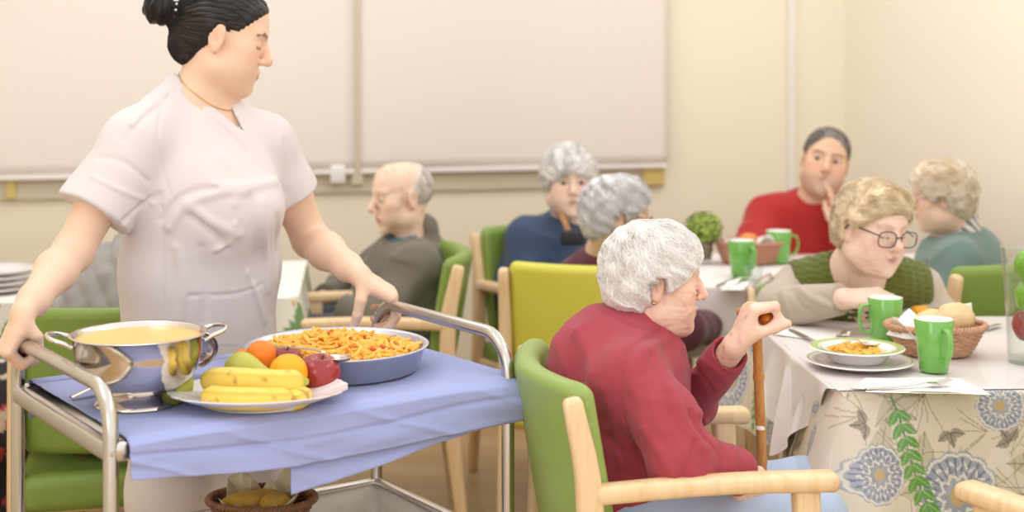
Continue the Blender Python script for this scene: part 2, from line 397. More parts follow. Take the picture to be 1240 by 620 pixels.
def make_chair(up, top=.855, low=.50, woodm=None, arms=True, seat_z=.455, spread=.245):
    wm = woodm or M['beech']; t = empty('armchair'); sx = V3(1, 0, 0)
    def fb(p):
        x, y, z = p.T; yy = y + .222 - .064 * (x / .24) ** 2 + (z - .68) * .17
        q = np.stack([x, yy, z - (top + low) / 2], 1); return rbox(q, (0, 0, 0), (.232, .027, (top - low) / 2), .026)
    fine = .006
    sdf_obj('backrest', fb, (-.26, -.36, low - .05), (.26, -.08, top + .05), fine, up, t)
    fs = lambda p: rbox(p, (0, .02, seat_z - .04), (.235, .235, .045), .03) - .004 * np.cos(p[:, 0] * 6) * np.cos(p[:, 1] * 6)
    sdf_obj('seat', fs, (-.27, -.26, .35), (.27, .30, .52), .008, up, t)
    for s in (-1, 1):
        bar(MB(), [(s * spread, -.235, 0), (s * spread, -.19, .42), (s * spread, -.185, .66), (s * spread, -.215, min(.825, top - .03))], [.032, .038, .038, .030], [.034, .05, .048, .036], sx).build('leg', wm, t)
        bar(MB(), [(s * spread, .245, 0), (s * spread, .215, .655 if arms else .40)], [.032, .04], [.032, .05], sx).build('leg', wm, t)
        if arms: bar(MB(), [(s * spread, -.17, .662), (s * (spread + .006), .05, .672), (s * (spread + .004), .262, .668)], [.04, .052, .058], [.036, .034, .036], sx, n=20, e=3).build('armrest', wm, t)
        bar(MB(), [(s * spread, -.18, .385), (s * spread, .21, .385)], .022, .05, sx).build('seat_rail', wm, t)
    for y in (-.17, .22): bar(MB(), [(-spread, y, .385), (spread, y, .385)], .022, .05, V3(0, 1, 0)).build('seat_rail', wm, t)
    return t
def place(t, x, y, head, label, first=False, group=None):
    c = t if first else copy_tree(t); c.location = (x, y, 0); c.rotation_euler = (0, 0, math.radians(head - 90)); tag(c, label, 'chair', group); return c
green_ch = make_chair(M['green']); lime_ch = make_chair(M['lime']); dark_ch = make_chair(M['green2'])
place(green_ch, .28, 2.817, 9.2, 'green padded beech armchair holding the woman in the raspberry fleece', True)
c = place(lime_ch, (730 - CX) / F * 4.12 + 0, 4.33, 78, 'yellow padded beech armchair, its empty back towards us behind the raspberry fleece woman', True)
place(dark_ch, 1.146, 2.425, 116, 'armchair at the near side of the dining table, only its wooden armrest in view', True)
place(dark_ch, (650 - CX) / F * 5.1 + .10, 4.96, -62, 'green armchair by the wall under the woman in navy blue')
place(dark_ch, (466 - CX) / F * 4.5, 4.45, 186, 'green beech armchair in which the bald man sits')
place(dark_ch, 1.34, 4.35, 122, 'green armchair of the woman in the grey-green jacket, beside the cream wall')
low_ch = make_chair(M['green2'], .77); place(low_ch, .97, 4.12, -88, 'green armchair behind the woman in the knitted vest', True)
place(dark_ch, (150 - CX) / F * 3.62, 3.62, 105, 'green beech armchair behind the serving trolley, under a grey cardigan')

# ================================================================== cloths
def leaf(U, Vv, c, ang, L, W):
    ca, sa = math.cos(ang), math.sin(ang); x = (U - c[0]) * ca + (Vv - c[1]) * sa; y = -(U - c[0]) * sa + (Vv - c[1]) * ca
    t = np.clip(x / L, 0, 1); return (np.abs(y) < W * np.sin(math.pi * t ** .8)) & (x > 0) & (x < L), (np.abs(y) < .0012)
def pl(U, Vv, pts, w):
    d = np.full(U.shape, 9.0)
    for a, b in zip(pts[:-1], pts[1:]):
        ax, ay = a; dx, dy = b[0] - ax, b[1] - ay; t = np.clip(((U - ax) * dx + (Vv - ay) * dy) / (dx * dx + dy * dy + 1e-12), 0, 1)
        d = np.minimum(d, np.hypot(U - ax - t * dx, Vv - ay - t * dy))
    return d < w
def floral(U, Vv):
    """U runs along the hem, V runs down; blue lace rosettes, brown twigs, green sprays on oatmeal"""
    col = np.tile(lin((224, 212, 192)), (len(U), 1)); rs = random.Random(5)
    def put(m, c, a=1.0): col[m] = col[m] * (1 - a) + lin(c) * a
    for k in range(38):      # large pale olive ghost leaves
        c = ((rs.uniform(0, 3.6) if k < 26 else FRONT0 + rs.uniform(-.05, .45)), rs.uniform(-.1, .28)); an = rs.uniform(0, 6.28); m, mid = leaf(U, Vv, c, an, rs.uniform(.09, .15), .03); put(m, (176, 166, 130), .5); put(m & mid, (110, 98, 70), .6)
    for k in range(70):      # brown twigs
        u, v = (rs.uniform(0, 3.6) if k < 50 else FRONT0 + rs.uniform(0, .45)), rs.uniform(-.05, .27); an = rs.uniform(0, 6.28)
        for b in range(5):
            a2 = an + (b - 2) * .42; L = rs.uniform(.05, .09); pts = [(u, v)]
            for q in range(5): a2 += rs.uniform(-.25, .25); pts.append((pts[-1][0] + math.cos(a2) * L / 5, pts[-1][1] + math.sin(a2) * L / 5))
            put(pl(U, Vv, pts, .0013), (140, 112, 84), .5)
    for k in range(40):      # taupe leaf clusters
        u, v = rs.uniform(0, 3.6), rs.uniform(0, .27); an = rs.uniform(0, 6.28)
        for b in range(3):
            m, mid = leaf(U, Vv, (u, v), an + (b - 1) * 1.2, .032, .010); put(m, (146, 132, 116), .8); put(m & mid, (90, 78, 66), .8)
    ros = []
    for k in range(60):
        u, v, R = rs.uniform(0, 3.6), rs.uniform(.0, .27), rs.uniform(.035, .075)
        if (u < FRONT0 - .08 or u > FRONT0 + .5) and all(math.hypot(u - a, v - b) > (R + r) * 1.05 for a, b, r in ros): ros.append((u, v, R))
    ros += [(FRONT0 + .045, .15, .055), (FRONT0 + .215, .20, .085), (FRONT0 + .31, .022, .05)]
    for (u, v, R) in ros:
        du, dv = U - u, Vv - v; r = np.hypot(du, dv) / R; th = np.arctan2(dv, du); ed = 1 + .07 * np.abs(np.cos(th * 7))
        m = r < ed; put(m, (134, 146, 178), .65)
        put(m & (np.abs(r - .92 * ed) < .035), (226, 220, 206)); put(m & (np.abs(r - .70 * (1 + .10 * np.cos(th * 14))) < .045), (222, 216, 206))
        put(m & (np.abs(r - .45 * (1 + .14 * np.cos(th * 10))) < .05), (224, 218, 206)); put(m & (r < .22), (196, 170, 120)); put(m & (r > .5) & (r < .9) & (np.sin(th * 26) > .55), (84, 98, 142), .7)
    def spray(u, v, an, L, s=1.0):
        pts = [(u, v)]; a = an
        for q in range(10): a += .07 * math.sin(q * .9); pts.append((pts[-1][0] + math.cos(a) * L / 10, pts[-1][1] + math.sin(a) * L / 10))
        put(pl(U, Vv, pts, .0022 * s), (92, 140, 62))
        for q in range(1, 11):
            for sd in (-1, 1):
                m, mid = leaf(U, Vv, pts[q], a + sd * (.75 if q < 10 else .2), .036 * s, .0088 * s); put(m, (96, 152, 66)); put(m & mid, (150, 186, 110))
    spray(FRONT0 + .085, .004, 1.22, .27, 1.05); spray(FRONT0 + .98, .25, -1.4, .26); spray(FRONT0 - .35, .22, -1.8, .2, .8); spray(FRONT0 - .72, .02, 1.3, .2, .8); spray(2.9, .2, -1.2, .2)
    return col
def leafy(U, Vv):
    col = np.tile(lin((232, 228, 214)), (len(U), 1)); rs = random.Random(3)
    for k in range(90):
        u, v = rs.uniform(0, 3.6), rs.uniform(-.02, .3); an = rs.uniform(-2.2, -.9); pts = [(u, v), (u + math.cos(an) * .1, v + math.sin(an) * .1)]
        m = pl(U, Vv, pts, .0025); col[m] = lin((110, 140, 84))
        for q in range(5):
            for sd in (-1, 1):
                m, _ = leaf(U, Vv, (u + math.cos(an) * .02 * q, v + math.sin(an) * .02 * q), an + sd * .8, .034, .009); col[m] = lin((112, 146, 90))
    return col
class Table:
    """rectangular dining table; origin = near left corner, a = angle of the near edge"""
    def __init__(s, x, y, a, w, d, h=.75): s.o = V3(x, y, 0); s.R = rotz(a); s.w, s.d, s.h = w, d, h
    def pt(s, u, v, z): return s.o + s.R @ V3(u, v, 0) + V3(0, 0, z)
    def rim(s, n_per_m, r=.03):
        """perimeter from the far right corner round the left side to the near right one: points, outward normals, arc length"""
        w, d = s.w, s.d; pts = []; nor = []
        def line(a, b, nn):
            k = max(2, int(np.linalg.norm(np.subtract(b, a)) * n_per_m))
            for t in np.linspace(0, 1, k): pts.append((a[0] + (b[0] - a[0]) * t, a[1] + (b[1] - a[1]) * t)); nor.append(nn)
        def arc(c, a0, a1):
            k = max(6, int(abs(a1 - a0) * max(r, .06) * n_per_m))
            for t in np.linspace(a0, a1, k + 2)[1:-1]: pts.append((c[0] + r * math.cos(t), c[1] + r * math.sin(t))); nor.append((math.cos(t), math.sin(t)))
        line((w, d), (r, d), (0, 1)); arc((r, d - r), math.pi / 2, math.pi); line((0, d - r), (0, r), (-1, 0)); arc((r, r), math.pi, 1.5 * math.pi); line((r, 0), (w, 0), (0, -1))
        return np.array(pts), np.array(nor)
def table_body(T, name, label, cat='table', group=None, cloth_l=None):
    t = empty(name, (T.o[0], T.o[1], 0), math.atan2(T.R[1, 0], T.R[0, 0]), label, cat, group)
    MB().box((T.w / 2, T.d / 2, T.h - .0135), (T.w - .01, T.d - .01, .025), bev=.006).build('tabletop', M['beech'], t)
    for x in (.12, T.w - .12):
        for y in (.11, T.d - .11): bar(MB(), [(x, y, 0), (x, y, T.h - .026)], [.05, .06], [.05, .06], V3(1, 0, 0)).build('leg', M['beech_dark'], t)
    return t
def drape(T, name, m, drop, pattern=None, off=.0, per_m=300, fold=.012, corner=.09, zt=.002, seed=0, rows=None, ztop=None):
    pts, nor = T.rim(per_m); N = len(pts); arc = np.r_[0, np.cumsum(np.hypot(*np.diff(pts, axis=0).T))]
    rows = rows or int(drop * per_m); cor = np.exp(-((pts[:, 0] + pts[:, 1]) / .13) ** 2) + np.exp(-((pts[:, 0] + (T.d - pts[:, 1])) / .15) ** 2)
    cor = np.clip(cor, 0, 1); tt = np.linspace(0, 1, rows); z0 = T.h + (ztop if ztop is not None else zt)
    ph = seed * 1.7; wav = np.sin(arc * 17 + ph) * .6 + np.sin(arc * 31 + 2 + ph) * .4
    X = np.zeros((rows + 6, N, 3))
    tl = np.r_[np.linspace(-1, -.17, 6), tt * 1.0]
    q3 = np.zeros((N, 3)); q3[:, :2] = pts; nn = noise(q3 + seed, 9)
    for i, t in enumerate(tl):
        if t < 0:      # small roll over the edge of the top
            a = (1 + t) / .83 * math.pi / 2 * 0.9; o = (off + .002) - .008 * (1 - math.sin(a)); z = z0 - .008 * (1 - math.cos(a))
        else:
            e = t ** 1.1; o = off + .002 + e * (fold * (1.1 + wav) + corner * cor + .01) + .010 * nn * t; z = z0 - .008 - t * drop * (1 - .03 * cor)
        xy = pts + nor * np.asarray(o).reshape(-1, 1) if np.ndim(o) else pts + nor * o
        X[i, :, :2] = xy; X[i, :, 2] = z
    W = X.reshape(-1, 3) @ T.R.T + T.o; base = T.o.copy()
    U = np.tile(arc, rows + 6); Vv = np.repeat(np.r_[np.linspace(-.012, 0, 6), tt * drop], N)
    mb = MB(); mb.grid(X)
    inner = np.array([[min(max(p[0], .004), T.w), min(max(p[1], .004), T.d - .004)] for p in pts])
    k = mb.n; In = X[0].copy(); In[:, 0] = np.where(pts[:, 0] < T.w - .001, np.maximum(In[:, 0], .012), T.w); In[:, 1] = np.clip(In[:, 1], .012, T.d - .012); In[:, 2] = z0 + .0002; mb.add(In, [])   # the flat part over the table top
    for j in range(N - 1): mb.f.append((j + 1, j, k + j, k + j + 1))
    mb.f.append(tuple(range(k, k + N)))
    v = np.concatenate(mb.v) @ T.R.T
    c = None
    if pattern: c = pattern(np.r_[U, arc], np.r_[Vv, arc * 0 - .02])
    o = mkmesh(name, v, mb.f, m, None, True, c, angle=50); bm = bmesh.new(); bm.from_mesh(o.data); bmesh.ops.recalc_face_normals(bm, faces=bm.faces); bm.to_mesh(o.data); bm.free(); o.location = tuple(base); return o
TB = Table(.667, 2.95, math.radians(2), 1.35, .86)
FRONT0 = 1.35 + .86
M['floral'] = mat('floral_cloth', (255, 255, 255), .75, attr=True, bump=.05, bscale=400)
table_body(TB, 'dining_table', 'beech dining table laid for the meal, nearest to us, under the flowered cloth')
fc = drape(TB, 'tablecloth', M['floral'], .245, floral, per_m=380); tag(fc, 'flowered tablecloth with blue rosettes and green sprays hanging from the nearest table', 'tablecloth')
# white top cloth with a pointed corner hanging over the left side
def white_top(T):
    mb = MB(); X = np.zeros((60, 50, 3))
    for i, u in enumerate(np.linspace(0, 1, 60)):
        for j, v in enumerate(np.linspace(0, 1, 50)): X[i, j] = (u * T.w + .001, .006 + v * (T.d - .010), T.h + .0045 + .0008 * math.sin(u * 60 + v * 9) * math.sin(v * 31))
    mb.grid(X, flip=True)
    nu, nv = 50, 40; Y = np.zeros((nv, nu, 3))
    for i, a in enumerate(np.linspace(0, 1, nu)):
        yy = .02 + a * .80; dp = .232 * (a / .42) ** .85 if a < .42 else .232 * ((1 - a) / .58) ** .75
        for j, t in enumerate(np.linspace(0, 1, nv)):
            z = T.h + .0045 - t * dp; o = .008 + .022 * (t * dp / .24) * (1 + .9 * math.sin(yy * 38)) + .012 * math.sin(yy * 21 + t * 2) * t + .02 * t * dp / .24
            Y[j, i] = (-o if t > 0 else .003, yy + .03 * t * (.42 - a), z)
    mb.grid(Y)
    v = np.concatenate(mb.v) @ T.R.T; o = mkmesh('top_cloth', v, mb.f, M['wtop'], None, True); o.location = tuple(T.o); return o
tag(white_top(TB), 'white top cloth on the nearest table with one pointed corner hanging down its side', 'tablecloth')
pc = drape(TB, 'plastic_cover', M['plastic'], .252, None, off=.012, per_m=110, fold=.022, corner=.12, seed=3, ztop=.0075)
tag(pc, 'clear plastic cover shining over the flowered cloth of the nearest table', 'table cover')

TF = Table(.30, 4.36, math.radians(0), 1.15, .78)
table_body(TF, 'dining_table', 'dining table further back with the mugs and small plant, under a plain white cloth')
fo = drape(TF, 'tablecloth', M['wtop'], .20, None, per_m=60, fold=.01, corner=.05, seed=1); tag(fo, 'plain white tablecloth on the table in front of the man in red', 'tablecloth')
TL = Table(-2.15, 3.98, math.radians(6), 1.54, .8)
table_body(TL, 'dining_table', 'dining table behind the carer, under the cloth with green leaves')
M['leafy'] = mat('leafy_cloth', (255, 255, 255), .75, attr=True)
TL2 = Table(-2.15, 3.98, math.radians(6), 1.54, .8)
def drape_right(T, drop):
    # cloth whose right-hand corner shows between the carer and the bald man
    per = 160; pts = []; nor = []
    r = .05
    for t in np.linspace(0, 1, int(T.w * per)): pts.append(((T.w - r) * t, 0)); nor.append((0, -1))
    for t in np.linspace(-math.pi / 2, 0, 14)[1:]: pts.append((T.w - r + r * math.cos(t), r + r * math.sin(t))); nor.append((math.cos(t), math.sin(t)))
    for t in np.linspace(0, 1, int(T.d * per))[1:]: pts.append((T.w, r + (T.d - r) * t)); nor.append((1, 0))
    pts = np.array(pts); nor = np.array(nor); N = len(pts); arc = np.r_[0, np.cumsum(np.hypot(*np.diff(pts, axis=0).T))]; rows = int(drop * per)
    X = np.zeros((rows, N, 3)); cor = np.exp(-((T.w - pts[:, 0] + pts[:, 1]) / .12) ** 2)
    for i, t in enumerate(np.linspace(0, 1, rows)):
        o = .003 + t * (.012 * (1.2 + np.sin(arc * 19)) + .06 * cor) + .05 * t * t; X[i, :, :2] = pts + nor * o[:, None]; X[i, :, 2] = T.h + .003 - t * drop
    mb = MB(); mb.grid(X); In = X[0].copy(); In[:, 0] = np.clip(In[:, 0], 0, T.w - .004); In[:, 1] = np.maximum(In[:, 1], .004); In[:, 2] = T.h + .0035; mb.add(In, []); mb.add([[0, T.d, T.h + .0035]], []); k = N * rows
    for j in range(N - 1): mb.f += [(j, j + 1, k + j + 1, k + j), (k + j, k + j + 1, k + N)]
    c = np.vstack([leafy(np.tile(arc, rows), np.repeat(np.linspace(0, drop, rows), N)), np.tile(lin((240, 236, 228)), (N + 1, 1))])
    o = mkmesh('tablecloth', np.concatenate(mb.v) @ T.R.T, mb.f, M['leafy'], None, True, c, angle=50); o.location = tuple(T.o); return o
tag(drape_right(TL, .27), 'white tablecloth with green leaf sprays showing between the carer and the bald man', 'tablecloth')

# ================================================================== trolley
NL, NR, FL = V3(-.6545, 2.35, 0), V3(-.008, 2.82, 0), V3(-.952, 2.775, 0); FR = NR + FL - NL
ul = nrm(NR - NL); uw = nrm(FL - NL); Ltr = np.linalg.norm(NR - NL); Wtr = np.linalg.norm(FL - NL); org = NL.copy()
tr = empty('serving_trolley', org, math.atan2(ul[1], ul[0]), 'stainless steel two-tier serving trolley the carer is pushing', 'trolley')
Rt = np.stack([ul, V3(-ul[1], ul[0], 0), V3(0, 0, 1)], 1)
def tl(x, y, z): return org + Rt @ V3(x, y, z)        # trolley coordinates -> room
sk = Rt.T @ (FL - NL); shx = sk[0] / sk[1]; Wtr = sk[1]
def frame_end(x, hz=.89, r=.075):
    p = [(x, 0, .10), (x, 0, hz - r)]
    for t in np.linspace(0, math.pi / 2, 8)[1:]: p.append((x + shx * (r - r * math.cos(t)), r - r * math.cos(t), hz - r + r * math.sin(t)))
    for t in np.linspace(math.pi / 2, 0, 8): p.append((x + shx * (Wtr - r + r * math.cos(t)), Wtr - r + r * math.cos(t), hz - r + r * math.sin(t)))
    p.append((x + shx * Wtr, Wtr, .10)); return p
for x in (0, Ltr): MB().tube(frame_end(x), .0128, 16).build('push_handle', M['steel_tube'], tr)
def skew(X): X = np.array(X, float); X[..., 0] += shx * X[..., 1]; return X
def tray(z, name):
    mb = MB(); w = .012; h = .032
    for (a, b2) in (((0, 0), (Ltr, 0)), ((0, Wtr), (Ltr, Wtr)), ((0, 0), (0, Wtr)), ((Ltr, 0), (Ltr, Wtr))):
        a3 = skew((a[0], a[1], z)); b3 = skew((b2[0], b2[1], z)); mb.loft(np.linspace(a3, b3, 6), .024, h, np.cross(nrm(b3 - a3), V3(0, 0, 1)), 16, 5)
    o = mb.build(name, M['steel'], tr)
    Xp = np.array([[skew((.01 + (Ltr - .02) * u, .01 + (Wtr - .02) * v, z + .006)) for v in (0, .5, 1)] for u in (0, .5, 1)])
    p2 = MB().grid(Xp, flip=True).build('tray_panel', M['tray'], o); md = p2.modifiers.new('t', 'SOLIDIFY'); md.thickness = .002; return o
tray(.790, 'upper_tray'); tray(.478, 'lower_tray')
for (x, y) in ((0, 0), (Ltr, 0), (0, Wtr), (Ltr, Wtr)):
    q = skew((x, y, 0)); c = MB().tube([(q[0] - .012, q[1], .05), (q[0] + .012, q[1], .05)], [.05, .05], 28).build('castor', M['rubber'], tr)
    MB().box((q[0], q[1], .095), (.035, .03, .03), bev=.004).build('fork', M['steel'], c)
    mbb = MB().tube([(q[0] - .002, q[1] - .0135 if y == 0 else q[1] + .0135, .79), (q[0] - .002, q[1] - .0165 if y == 0 else q[1] + .0165, .79)], [.005, .004], 12); mbb.build('bolt', M['steel_pol'], tr)

# blue cloth over the upper tray
def trolley_cloth():
    mb = MB(); nu, nt = 150, 60
    def hemA(u): return np.interp(u, [0, .38, 1], [.062, .092, .082])
    def hemB(u): return np.interp(u, [0, .36, .37, 1], [.05, .05, .142, .075])
    def nz(x, y, z, s, o): return float(noise(np.array([[x, y, z]]), s, o)[0])
    U = np.linspace(0, 1, nu)
    # top sheet + hang in one strip per u
    for layer in (0, 1):
        X = []
        for u in (U if layer == 0 else np.linspace(.37, 1, 100)):
            x = .024 + u * (Ltr + .012 - .024); row = []
            if layer == 0:
                for v in np.linspace(1, 0, 46):
                    y = v * (Wtr - .03) - .0; z = .8115 + .0022 * nz(x, y, 0, 14, 3) + .0016 * math.exp(-(((x * 1.3 + y * 2) % .21 - .1) / .012) ** 2) + .006 * max(0, (u - .93) / .07) * (1 - v) - .0
                    row.append(skew((x, y, z)) + V3(0, 0, 0))
            drop = hemA(u) if layer == 0 else hemB(u)
            for t in np.linspace(0.02, 1, 34):
                dz = t * drop; rollr = .012; o = min(dz, rollr); oo = .016 + .010 * t + (.004 if layer == 0 else -.004)
                y = -oo * min(1, (dz / .012)) ** .5; puff = .030 * max(0, (u - .80) / .2) ** 1.5 * math.sin(math.pi * min(1, t * 1.0)) ** .7
                w1_ = u * 3.0 - t * .9; dia = .004 * math.exp(-((w1_ % 1 - .5) / .07) ** 2) * min(1, t * 3) + .016 * nz(x * 1, t * .5, layer * 3, 8, 1) * t - .004 * math.exp(-((t - .42 - .1 * math.sin(u * 4)) / .05) ** 2)
                y -= puff + dia * .8; row.append(skew((x, y, .811 - dz + .004 * nz(x, t, 5, 6, 2))))
            X.append(row)
        mb.grid(np.array(X), flip=True)
    # corner hanging below the rail at the far left
    X = []
    for a in np.linspace(0, 1, 30):
        row = []
        for t in np.linspace(0, 1, 20):
            row.append(skew((.022 + a * .16, Wtr + .006 - .0 + .004 * math.sin(a * 14), .8115 - t * (.075 - .02 * a))))
        X.append(row)
    mb.grid(np.array(X))
    X = []
    for a in np.linspace(0, 1, 24):      # strip over the far rail
        X.append([skew((.022 + a * (Ltr - .03), Wtr - .03 + .04 * b, .8117 + .003 * math.sin(b * 3.1))) for b in np.linspace(0, 1, 6)])
    mb.grid(np.array(X))
    o = mb.build('trolley_cloth', M['bluecloth'], angle=80); o.location = tuple(org); o.rotation_euler = (0, 0, math.atan2(ul[1], ul[0])); md = o.modifiers.new('t', 'SOLIDIFY'); md.thickness = .0015
    return o
tag(trolley_cloth(), 'periwinkle blue cloth spread over the top tray of the trolley', 'cloth')
ZT = .8135   # top of the blue cloth
# ------------------------------------------------------------------ pot of soup
pc_ = G(168, 487, ZT); pot = empty('soup_pot', pc_, 0, 'large polished steel pot full of cream-coloured soup on a ring foot', 'pot')
R0 = .122
MB().lathe([(.066, .0), (.078, 0), (.074, .006), (.060, .012), (.056, .020), (.050, .020), (.054, .010), (.060, .003), (.066, 0)], 64).build('foot_ring', M['steel_pol'], pot)
prof = [(.002, .018), (.050, .019), (.074, .026), (.093, .040), (.105, .062), (.1125, .092), (.1165, .122), (.121, .1235), (.1225, .1255), (.120, .127), (.114, .1245), (.1105, .094), (.103, .064), (.091, .042), (.05, .023), (.002, .021)]
MB().lathe(prof, 96).build('bowl', M['steel_pol'], pot, angle=70)
MB().lathe([(0.0005, .1175), (.06, .1178), (.105, .1172), (.1138, .1165)], 64).build('soup', M['soup'], pot)
for an in (math.radians(188), math.radians(28)):
    d = V3(math.cos(an), math.sin(an), 0); s = V3(-d[1], d[0], 0); z = V3(0, 0, 1)
    w = .036; pts = [d * .110 - s * w + z * .108, d * .125 - s * w + z * .115, d * .148 - s * w * .85 + z * .122, d * .160 + z * .126, d * .148 + s * w * .85 + z * .122, d * .125 + s * w + z * .115, d * .110 + s * w + z * .108]
    MB().tube(spline(pts, 34), .0042, 12).build('handle', M['steel_pol'], pot)
# ladle behind the pot, spoon with its handle tip towards the rail
def spoon(name, bowl_c, handle_end, br, label, cat, dish=.35, hw=.006, mat_=None, hz=.0, group=None):
    b = V3(*bowl_c); e = V3(*handle_end); d = nrm(e - b); s = nrm(np.cross(d, V3(0, 0, 1))); n = np.cross(s, d); n = n if n[2] > 0 else -n
    mb = MB(); X = []
    for t in np.linspace(0.0, 1, 12):
        a = t * math.pi / 2; rr = math.sin(a); zz = -math.cos(a) * dish * br
        X.append([b + (d * math.cos(q) * 1.35 + s * math.sin(q)) * br * rr * (1 - .12 * math.cos(q)) + n * (zz + dish * br * .9) for q in np.linspace(0, 2 * math.pi, 28, endpoint=False)])
    mb.grid(np.array(X), closed_v=True)
    pts = spline([b + d * br * 1.15 + n * (dish * br * .9), b + d * br * 1.9 + n * (dish * br * .9 + .008), (b + e) / 2 + n * (.012 + hz), e], 20)
    mb.tube(pts, np.linspace(.45, 1, 20) * hw, 8, sq=(1.0, .28))
    o = mb.build(name, mat_ or M['steel_pol'], None, angle=60); v = np.empty(len(o.data.vertices) * 3); o.data.vertices.foreach_get('co', v); v = v.reshape(-1, 3) - b; o.data.vertices.foreach_set('co', v.ravel()); o.location = tuple(b)
    md = o.modifiers.new('t', 'SOLIDIFY'); md.thickness = .0012; md.offset = 0
    return tag(o, label, cat, group)
# ladle: bowl leaning upright against the back of the pot
lb = P(236, 446, 2.80); ld = MB()
Rl = np.stack([nrm(V3(.6, -.5, .35)), nrm(np.cross(V3(0, 0, 1), V3(.6, -.5, .35))), np.cross(nrm(V3(.6, -.5, .35)), nrm(np.cross(V3(0, 0, 1), V3(.6, -.5, .35))))], 1)
pr = [(math.sin(t) * .046, -math.cos(t) * .032) for t in np.linspace(.03, math.pi / 2, 12)]
tmp = MB().lathe(pr, 36); vv = np.concatenate(tmp.v); vv = np.stack([vv[:, 2] * -1, vv[:, 0], vv[:, 1]], 1) @ np.stack([nrm(V3(-.35, .75, .45)), nrm(V3(.9, .42, 0)), nrm(np.cross(nrm(V3(-.35, .75, .45)), nrm(V3(.9, .42, 0))))], 1).T
ld.add(vv, tmp.f); ld.tube(spline([V3(-.01, 0, -.036), V3(-.05, -.01, -.046), V3(-.10, -.015, -.048), V3(-.15, -.02, -.046)], 20), .0055, 8, sq=(1, .4))
lo = ld.build('ladle', M['steel_pol']); lo.location = (lb[0], lb[1], ZT + .052); md = lo.modifiers.new('t', 'SOLIDIFY'); md.thickness = .0012
tag(lo, 'steel ladle lying behind the soup pot with its round bowl turned up', 'ladle')
g1 = G(86, 484, ZT); g2 = G(118, 470, ZT)
spoon('serving_spoon', G(150, 468, ZT + .006), g1 + V3(0, 0, .004), .019, 'steel spoon whose handle tip pokes out on the cloth beside the soup pot', 'spoon', hw=.007)

# ------------------------------------------------------------------ pan of macaroni
pp = G(408, 447, ZT); pan = empty('serving_pan', pp, 0, 'wide shallow metal pan heaped with orange macaroni', 'pan')
MB().lathe([(.001, 0), (.155, 0), (.163, .004), (.176, .045), (.1825, .048), (.184, .051), (.1815, .0525), (.174, .049), (.160, .008), (.152, .004), (.001, .004)], 96).build('pan_body', M['alupan'], pan, angle=60)
MB().lathe([(.0, .044), (.08, .041), (.14, .036), (.165, .030), (.167, .02)], 60, fn=lambda X, a: X + np.stack([X[..., 0] * 0, X[..., 0] * 0, .012 * noise(X.reshape(-1, 3), 30).reshape(X.shape[:2]) + .010 * np.exp(-((X[..., 0] + .03) ** 2 + (X[..., 1] - .03) ** 2) / .006)], -1)).build('pasta_bed', M['pasta'], pan)
rs = np.random.RandomState(4); mb = MB(); red = MB()
for k in range(620):
    r = math.sqrt(rs.rand()) * .158; a = rs.rand() * 6.283; x, y = r * math.cos(a), r * math.sin(a); h = .042 + .016 * math.exp(-((x + .03) ** 2 + (y - .03) ** 2) / .006) - .012 * (r / .16) ** 3 + rs.rand() * .010
    th = rs.rand() * 6.28; L = .012 + rs.rand() * .006; d = V3(math.cos(th), math.sin(th), rs.randn() * .3); s = V3(-d[1], d[0], 0); c = V3(x, y, h)
    (mb if rs.rand() > .06 else red).tube([c - d * L, c - d * L * .4 + s * .004, c + d * L * .4 + s * .004, c + d * L], [.0036, .0042, .0042, .0036], 6)
o = mb.build('macaroni', M['pasta']); o.location = tuple(pp); tag(o, 'heap of orange macaroni filling the wide metal pan', 'pasta', kind='stuff')
o = red.build('chorizo_bits', mat('chorizo', (206, 92, 40), .4)); o.location = tuple(pp); tag(o, 'reddish meat bits scattered over the macaroni in the pan', 'food', kind='stuff')
sb = G(405, 437, .868); se = P(252, 417, 3.02)
spoon('serving_spoon', sb, se, .026, 'long steel serving spoon lying across the macaroni pan', 'spoon', hw=.006)

